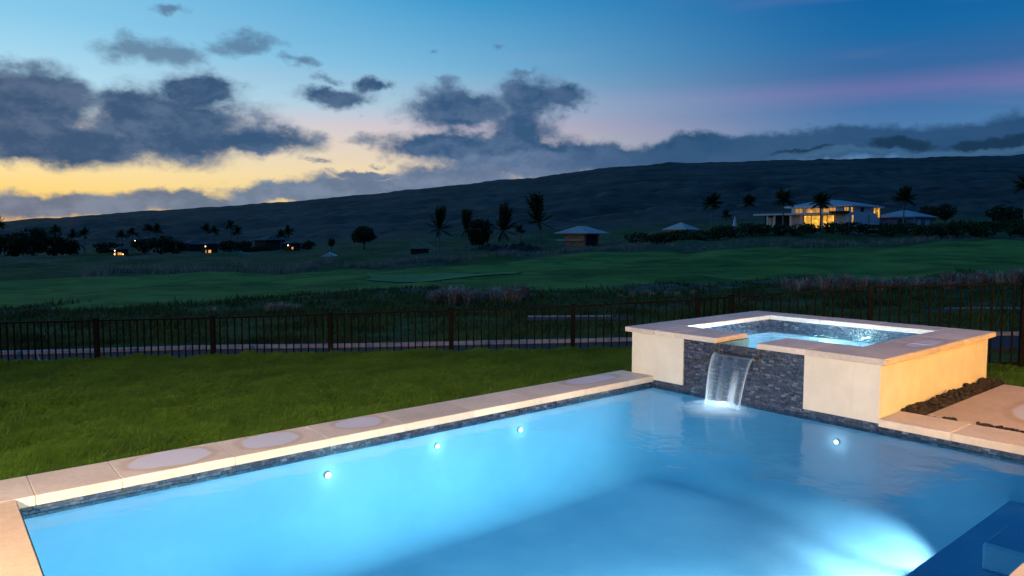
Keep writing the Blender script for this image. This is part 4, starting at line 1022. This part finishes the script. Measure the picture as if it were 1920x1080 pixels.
class Frame:
    """local axes: a along the left-hand facade (leftwards and away), b along the right-hand one"""
    def __init__(s, px, Z, angA):
        s.o = gpt(px, Z); f = Vector(FH); r = Vector(RT)
        s.a = (-r * math.cos(angA) + f * math.sin(angA)); s.b = (r * math.sin(angA) + f * math.cos(angA))
        s.M = Matrix(((s.a.x, s.b.x, 0, s.o.x), (s.a.y, s.b.y, 0, s.o.y), (0, 0, 1, s.o.z), (0, 0, 0, 1)))
    def box(s, mb, a, b, mi=0): return mb.box(a, b, mi, s.M)
    def P(s, p): return s.M @ Vector(p)
def hip(fr, a0, a1, b0, b1, z0, z1, inset, thick=0.3):
    """hipped roof with an eave slab"""
    m = MB(); fr.box(m, (a0, b0, z0 - thick), (a1, b1, z0)); e = 0.002
    la_, lb_ = a1 - a0, b1 - b0
    if la_ >= lb_: r0 = (a0 + inset, (b0 + b1) / 2, z1); r1 = (a1 - inset, (b0 + b1) / 2, z1)
    else: r0 = ((a0 + a1) / 2, b0 + inset, z1); r1 = ((a0 + a1) / 2, b1 - inset, z1)
    c = [(a0, b0, z0 + e), (a1, b0, z0 + e), (a1, b1, z0 + e), (a0, b1, z0 + e)]; p = fr.P
    if la_ >= lb_:
        m.quadface([p(c[0]), p(c[1]), p(r1), p(r0)], 1); m.quadface([p(c[2]), p(c[3]), p(r0), p(r1)], 1); m.quadface([p(c[1]), p(c[2]), p(r1)], 1); m.quadface([p(c[3]), p(c[0]), p(r0)], 1)
    else:
        m.quadface([p(c[1]), p(c[2]), p(r1), p(r0)], 1); m.quadface([p(c[3]), p(c[0]), p(r0), p(r1)], 1); m.quadface([p(c[0]), p(c[1]), p(r0)], 1); m.quadface([p(c[2]), p(c[3]), p(r1)], 1)
    return m
def window(fr, par, face, u0, u1, z0, z1, at, glass, mull=0, frame=M_FRAME):
    """glazed opening on facade a (b = at) or b (a = at): projecting frame with a glass pane behind it"""
    def bx(mb, u_0, u_1, z_0, z_1, d0, d1):
        return fr.box(mb, (u_0, at - d1, z_0), (u_1, at - d0, z_1)) if face == 'a' else fr.box(mb, (at - d1, u_0, z_0), (at - d0, u_1, z_1))
    g_ = bx(MB(), u0, u1, z0, z1, -0.05, 0.02).build('window', glass, par); t = 0.09; f_ = MB()
    bx(f_, u0, u1, z0 - t, z0, -.04, .07); bx(f_, u0, u1, z1, z1 + t, -.04, .07); bx(f_, u0 - t, u0, z0 - t, z1 + t, -.041, .068); bx(f_, u1, u1 + t, z0 - t, z1 + t, -.041, .068)
    for k in range(mull):
        x = u0 + (u1 - u0) * (k + 1) / (mull + 1); bx(f_, x - .05, x + .05, z0, z1, -.039, .066)
    f_.build('frame', frame, g_)
# --- the large lit house
HA = R(50); fr = Frame(1592, 226, HA); G = fr.box
def U(x, b_=0.0):
    k = (x - 960) / FPX; return ((1592 - 960) / FPX * 226 + b_ * math.sin(HA) - k * (226 + b_ * math.cos(HA))) / (math.cos(HA) + k * math.sin(HA))
hs = thing('lit_house', 'two-storey white house with glowing windows and hipped grey roof', 'house')
S = 226 / FPX                                      # metres per picture pixel at the house
LA = U(1479); LB = 21.5
EV = 7.25
G(MB(), (0, 0, -2), (LA, LB, 4.6)).build('wall', M_WHITEW, hs)
G(MB(), (0.3, 0.3, 4.6), (LA - .3, LB - .3, EV - .31)).build('upper_wall', M_WHITEW, hs)
hip(fr, -0.9, LA + 1.8, -1.0, LB + 1.0, EV, EV + 2.3, 7.0, 0.42).build('roof', [M_FASCIA, M_ROOF], hs)
# clerestory windows along the left facade
for (x0_, x1_, g_, ml) in ((1488, 1502, M_LITM, 1), (1508, 1533, M_LITM, 1), (1540, 1563, M_LITM, 1), (1571, 1577, M_WHITEW, 0), (1579, 1587, M_LITM, 1)):
    u = U
    window(fr, hs, 'a', u(x1_), u(x0_), 5.05, 6.55, 0.3, g_, ml)
window(fr, hs, 'b', 0.6, 2.0, 5.05, 6.5, 0.3, M_LITM)
window(fr, hs, 'b', 0.7, 2.0, 1.0, 4.1, 0.0, M_LITM)
window(fr, hs, 'b', 7.4, 9.6, 5.4, 6.5, 0.3, M_GLASSD)
window(fr, hs, 'b', LB - 4.6, LB - 3.2, 5.0, 6.7, 0.3, M_LITB); window(fr, hs, 'b', LB - 2.2, LB - 0.6, 3.6, 6.7, 0.0, M_LITB)
window(fr, hs, 'b', LB - 9.0, LB - 8.2, 1.0, 4.2, 0.0, M_FASCIA)
# flat canopy running left
CAN = MB(); G(CAN, (4.5, -5.0, 4.42), (U(1419, -2.0), 1.2, 4.95)); CAN.build('canopy', M_FASCIA, hs)
G(MB(), (0.5, -3.4, 4.55), (5.4, .28, 5.35)).build('balcony', M_DARKW, hs)
for x_, d in ((1437, 0), (1450, 1), (1480, 0), (1500, 0)):
    u_ = U(x_, -4.2); G(MB(), (u_ - .25, -4.4, -2), (u_ + .25, -3.9, 4.42)).build('column', M_FASCIA, hs)
G(MB(), (LA + .1, -0.5, -2), (U(1434), 1.0, 4.41)).build('side_wall', M_DARKW, hs)
for k, (x0_, x1_) in enumerate(((1437, 1446), (1447, 1453))):
    u = U
    window(fr, hs, 'a', u(x1_), u(x0_), 0.2, 3.8, -0.5, M_FASCIA)
# the glowing glass wall under the canopy
for (x0_, x1_) in ((1506, 1518), (1519.5, 1536), (1541, 1547.5), (1549, 1561)):
    u = U
    window(fr, hs, 'a', u(x1_), u(x0_), -0.4, 4.1, 0.0, M_LITB)
G(MB(), (0.1, -.9, -2), (1.2, -.02, 4.5)).build('pier', M_WHITEW, hs)
# --- the small house on the right
fr = Frame(1710, 232, R(55)); G = fr.box
h2 = thing('small_house', 'low blue-grey house with hipped roof right of the lit house', 'house')
G(MB(), (0, 0, -2), (12, 12.2, 3.0)).build('wall', M_BLUEW, h2); hip(fr, -1.2, 13.4, -1.2, 13.4, 3.4, 5.6, 6.2, 0.35).build('roof', [M_ROOF, M_ROOF], h2)
for (u0, u1) in ((2.2, 4.6), (7.6, 10.6)): window(fr, h2, 'b', u0, u1, .2, 2.5, 0.0, M_WHITEW, 1)
window(fr, h2, 'a', 2.5, 5.0, .4, 2.4, 0.0, M_GLASSD)
G(MB(), (-.9, -.9, -2), (-.55, -.55, 3.0)).build('post', M_BLUEW, h2)
# --- pavilion
fr = Frame(1095, 214, R(38)); G = fr.box
pv = thing('pavilion', 'small tan pavilion with wide pinkish hipped roof beside the palms', 'pavilion')
G(MB(), (0, 0, -2), (7.0, 8.6, 3.9)).build('wall', M_TANW, pv); hip(fr, -2.4, 9.4, -2.4, 11.0, 4.15, 6.3, 4.6, 0.25).build('roof', [M_ROOFP, M_ROOFP], pv)
G(MB(), (-.01, -1.6, 1.9), (9.2, -.002, 2.12)).build('ledge', M_FASCIA, pv)
G(MB(), (-.06, 1.0, -2), (-.003, 7.6, 3.6)).build('face_panel', M_DARKW, pv)  # dark panel over most of the right-hand face
# --- hipped roof left of the umbrella
fr = Frame(1283, 262, R(45)); G = fr.box
h3 = thing('distant_house', 'low hipped pinkish roof showing above the hedge', 'house'); G(MB(), (0, 0, -1), (8, 8, 1.2)).build('wall', M_TANW, h3); hip(fr, -1, 9.2, -1, 9.2, 1.4, 4.0, 4.9, 0.25).build('roof', [M_ROOFP, M_ROOFP], h3)
# --- houses at the left
def cottage(px, Z, w, h, label, roof, wins, bulbs=(), ang=40):
    fr = Frame(px, Z, R(ang)); t_ = thing('distant_house', label, 'house', 'houses on the left'); S_ = Z / FPX
    fr.box(MB(), (0, 0, -2), (w, w, h)).build('wall', M_DARKW, t_); hip(fr, -1, w + 1, -1, w + 1, h + .2, h + w * .22, w * .45, .2).build('roof', [roof, roof], t_)
    for (f_, u0, u1, z0, z1) in wins: window(fr, t_, f_, u0, u1, z0, z1, 0.0, M_LITO)
    for (u_, b_, z_) in bulbs:
        p = fr.P((u_, b_, z_)); m = MB(); m.tube([p + Vector((0, 0, -.28)), p + Vector((0, 0, -.1)), p + Vector((0, 0, .1)), p + Vector((0, 0, .28))], [.04, .15, .15, .04], 8); m.build('lamp', M_SPOT, t_)
cottage(219, 322, 5, 2.6, 'small house with three glowing lamps at the far left', M_SHING, [('a', .6, 2.0, .2, 1.5), ('b', .5, 2.2, .2, 1.4)], [(1.2, -.4, .5), (-.4, 2.6, .5), (.5, -.5, 2.2)])
cottage(389, 318, 5, 4.6, 'house with bright orange windows left of the fairway', M_SHING, [('a', .4, 1.5, .2, 2.0), ('b', .5, 1.8, .2, 2.0)], [(.6, -.4, 3.6)])
cottage(545, 322, 5, 3.2, 'house with a small orange porch light', M_SHING, [('b', .6, 1.6, .6, 1.6)], [(1.2, -.4, 2.4)])
cottage(352, 372, 10, 4.6, 'dark roofed house behind the clump of trees', M_SHING, [])
cottage(500, 372, 11, 5.2, 'dark blue roofed house under the distant palms', M_SHING, [])
lp = thing('street_lamp', 'lit lamp on a pole under two distant palms', 'lamp', None, gpt(254, 340))
MB().tube([(0, 0, -.3), (0, 0, 5.6)], .09, 6).build('pole', M_FRAME, lp); MB().tube([(0, 0, 5.6), (0, 0, 5.8), (0, 0, 6.1), (0, 0, 6.3)], [.1, .34, .34, .1], 8).build('lamp_head', emis('lamp_yellow', (1, .9, .35), 9), lp)

# ------------------------------------------------------------------ small things
def rail_fence():
    o = thing('rail_fence', 'pale weathered post and rail fence under the tall palms', 'fence'); g_ = np.random.default_rng(5); pr = None
    for k in range(34):
        px = 802 + k * 8.2; Z = 206 + 3 * math.sin(k / 4); p = gpt(px, Z); h = g_.uniform(1.0, 2.4) if g_.random() < .35 else g_.uniform(.7, 1.1)
        if px > 1040 and g_.random() < .3: continue
        MB().box((p.x - .09, p.y - .09, p.z - .3), (p.x + .09, p.y + .09, p.z + h)).build('post', M_PTRUNK, o)
        if pr is not None: MB().tube([pr + Vector((0, 0, .6)), p + Vector((0, 0, .6))], .09, 5).build('rail', M_PTRUNK, o)
        pr = p
rail_fence()
def mound(px, Z, w, d, h, label):
    b = gpt(px, Z); n = 24; v = []; f = []
    for i in range(n + 1):
        for j in range(n + 1):
            x, y = (i / n * 2 - 1), (j / n * 2 - 1); rr = max(0, 1 - x * x) * max(0, 1 - y * y); zz0 = h * rr ** .7 * (1 + .35 * math.sin(x * 9 + px) * math.cos(y * 7)) - .4
            p = Vector(RT) * (x * w / 2) + Vector(FH) * (y * d / 2); v.append((p.x, p.y, zz0 + random.uniform(-.12, .12)))
    for i in range(n):
        for j in range(n): f.append((i * (n + 1) + j, (i + 1) * (n + 1) + j, (i + 1) * (n + 1) + j + 1, i * (n + 1) + j + 1))
    m = bpy.data.meshes.new('lava_mound'); m.from_pydata(v, [], f); m.materials.append(M_LAVA); o = link('lava_mound', m); o.location = b; tag(o, label, 'mound', 'lava mounds')
mound(920, 192, 12, 7, 1.9, 'low black lava mound under the split-crowned palm'); mound(975, 190, 13, 8, 2.4, 'larger black lava mound left of the pavilion')
wl_ = thing('lava_wall', 'dark low stone hut at the left end of the rail fence', 'hut'); p = gpt(786, 204); M4 = Matrix.Translation(p) @ Matrix.Rotation(YAW - R(90), 4, 'Z')
MB().cbox((-2.4, 0, -1), (2.4, 3, 2.0), .1, 0, M4).build('wall', M_DARKW, wl_); MB().box((-2.8, -.4, 2.0), (2.8, 3.4, 2.25), 0, M4).build('roof', M_DARKW, wl_)
tn = thing('tent', 'small white peaked tent on the far fairway at left', 'tent', None, gpt(617, 215), YAW - R(90)); MB().quadface([(-2.6, 0, .2), (0, 0, 1.5), (0, 2, 1.5), (-2.6, 2, .2)]).quadface([(0, 0, 1.5), (2.6, 0, .2), (2.6, 2, .2), (0, 2, 1.5)]).quadface([(-2.6, 0, .2), (2.6, 0, .2), (0, 0, 1.5)]).build('canvas', M_WHITEW, tn)
MB().tube([(-2.5, 0.05, -.4), (-2.5, 0.05, .3)], .05, 5).tube([(2.5, 0.05, -.4), (2.5, 0.05, .3)], .05, 5).build('pole', M_FRAME, tn)
um = thing('patio_umbrella', 'closed white patio umbrella left of the lit house', 'umbrella', None, gpt(1376, 224)); MB().tube([(0, 0, -.3), (0, 0, 4.6)], .06, 6).build('pole', M_FRAME, um)
MB().tube([(0, 0, 1.0), (0, 0, 1.2), (0, 0, 2.4), (0, 0, 4.4), (0, 0, 4.5)], [.5, .62, .5, .14, .03], 10).build('canopy', M_WHITEW, um)
def chair(px, Z, label):
    o = thing('lounge_chair', label, 'chair', 'lounge chairs by the umbrella', gpt(px, Z), YAW - R(60)); MB().cbox((-.4, -.9, .35), (.4, .5, .5), .03).build('seat', M_WHITEW, o)
    MB().cbox((-.4, .5, .4), (.4, .65, 1.2), .03).build('backrest', M_WHITEW, o)
    for x in (-.35, .35):
        for y in (-.8, .5): MB().box((x - .04, y - .04, -.3), (x + .04, y + .04, .349)).build('leg', M_FRAME, o)
chair(1393, 222, 'white lounge chair nearest the closed umbrella'); chair(1404, 222, 'white lounge chair farther right of the closed umbrella')
def cart():
    o = thing('golf_cart', 'pale parked golf cart in the shrubs right of the lit house', 'golf cart', None, gpt(1636, 196, 1.0), YAW - R(70))
    MB().cbox((-.6, -1.2, .3), (.6, 1.2, .75), .08).cbox((-.58, .6, .75), (.58, 1.2, 1.0), .08).build('body', M_WHITEW, o); MB().cbox((-.55, -.6, .76), (.55, .1, .95), .04).cbox((-.55, -.75, .76), (.55, -.6, 1.35), .04).build('seat', M_FASCIA, o)
    MB().cbox((-.65, -1.1, 1.9), (.65, .9, 1.98), .03).build('roof', M_WHITEW, o)
    for x in (-.58, .58):
        MB().tube([(x, .75, .95), (x, .6, 1.9)], .03, 5).build('strut', M_FRAME, o); MB().tube([(x, -.95, .75), (x, -.95, 1.9)], .03, 5).build('strut', M_FRAME, o)
        for y in (-.8, .8): MB().tube([(x - .08, y, .25), (x + .08, y, .25)], .27, 12).build('wheel', M_FRAME, o)
cart()
def spray(px, Z, w, h, label, n=500):
    b = gpt(px, Z); g_ = np.random.default_rng(int(px)); u = g_.uniform(0, 1, n) ** .7; x = (u - .5) * w; zt = h * (1 - ((u - .35) / .75) ** 2).clip(0.05) * g_.uniform(0, 1, n) ** .5; y = g_.normal(0, .6, n)
    p = np.array(b)[None] + RT[None] * x[:, None] + FH[None] * y[:, None] + np.array([0, 0, 1])[None] * zt[:, None]
    a1 = g_.normal(0, .09, (n, 3)); a2 = g_.normal(0, .09, (n, 3)); v = np.stack([p, p + a1, p + a2], 1)
    o = link('sprinkler_spray', npmesh('sprinkler_spray', v.reshape(-1, 3), np.arange(3 * n).reshape(-1, 3), simple('spray_droplets', (0.6, 0.62, 0.66), .1, 1, .6, .3))); tag(o, label, 'water', kind='stuff')
spray(440, 300, 13, 2.2, 'pale sprinkler spray right of the orange lit house'); spray(792, 240, 9, 4.0, 'pale sprinkler spray left of the tall palms', 420)
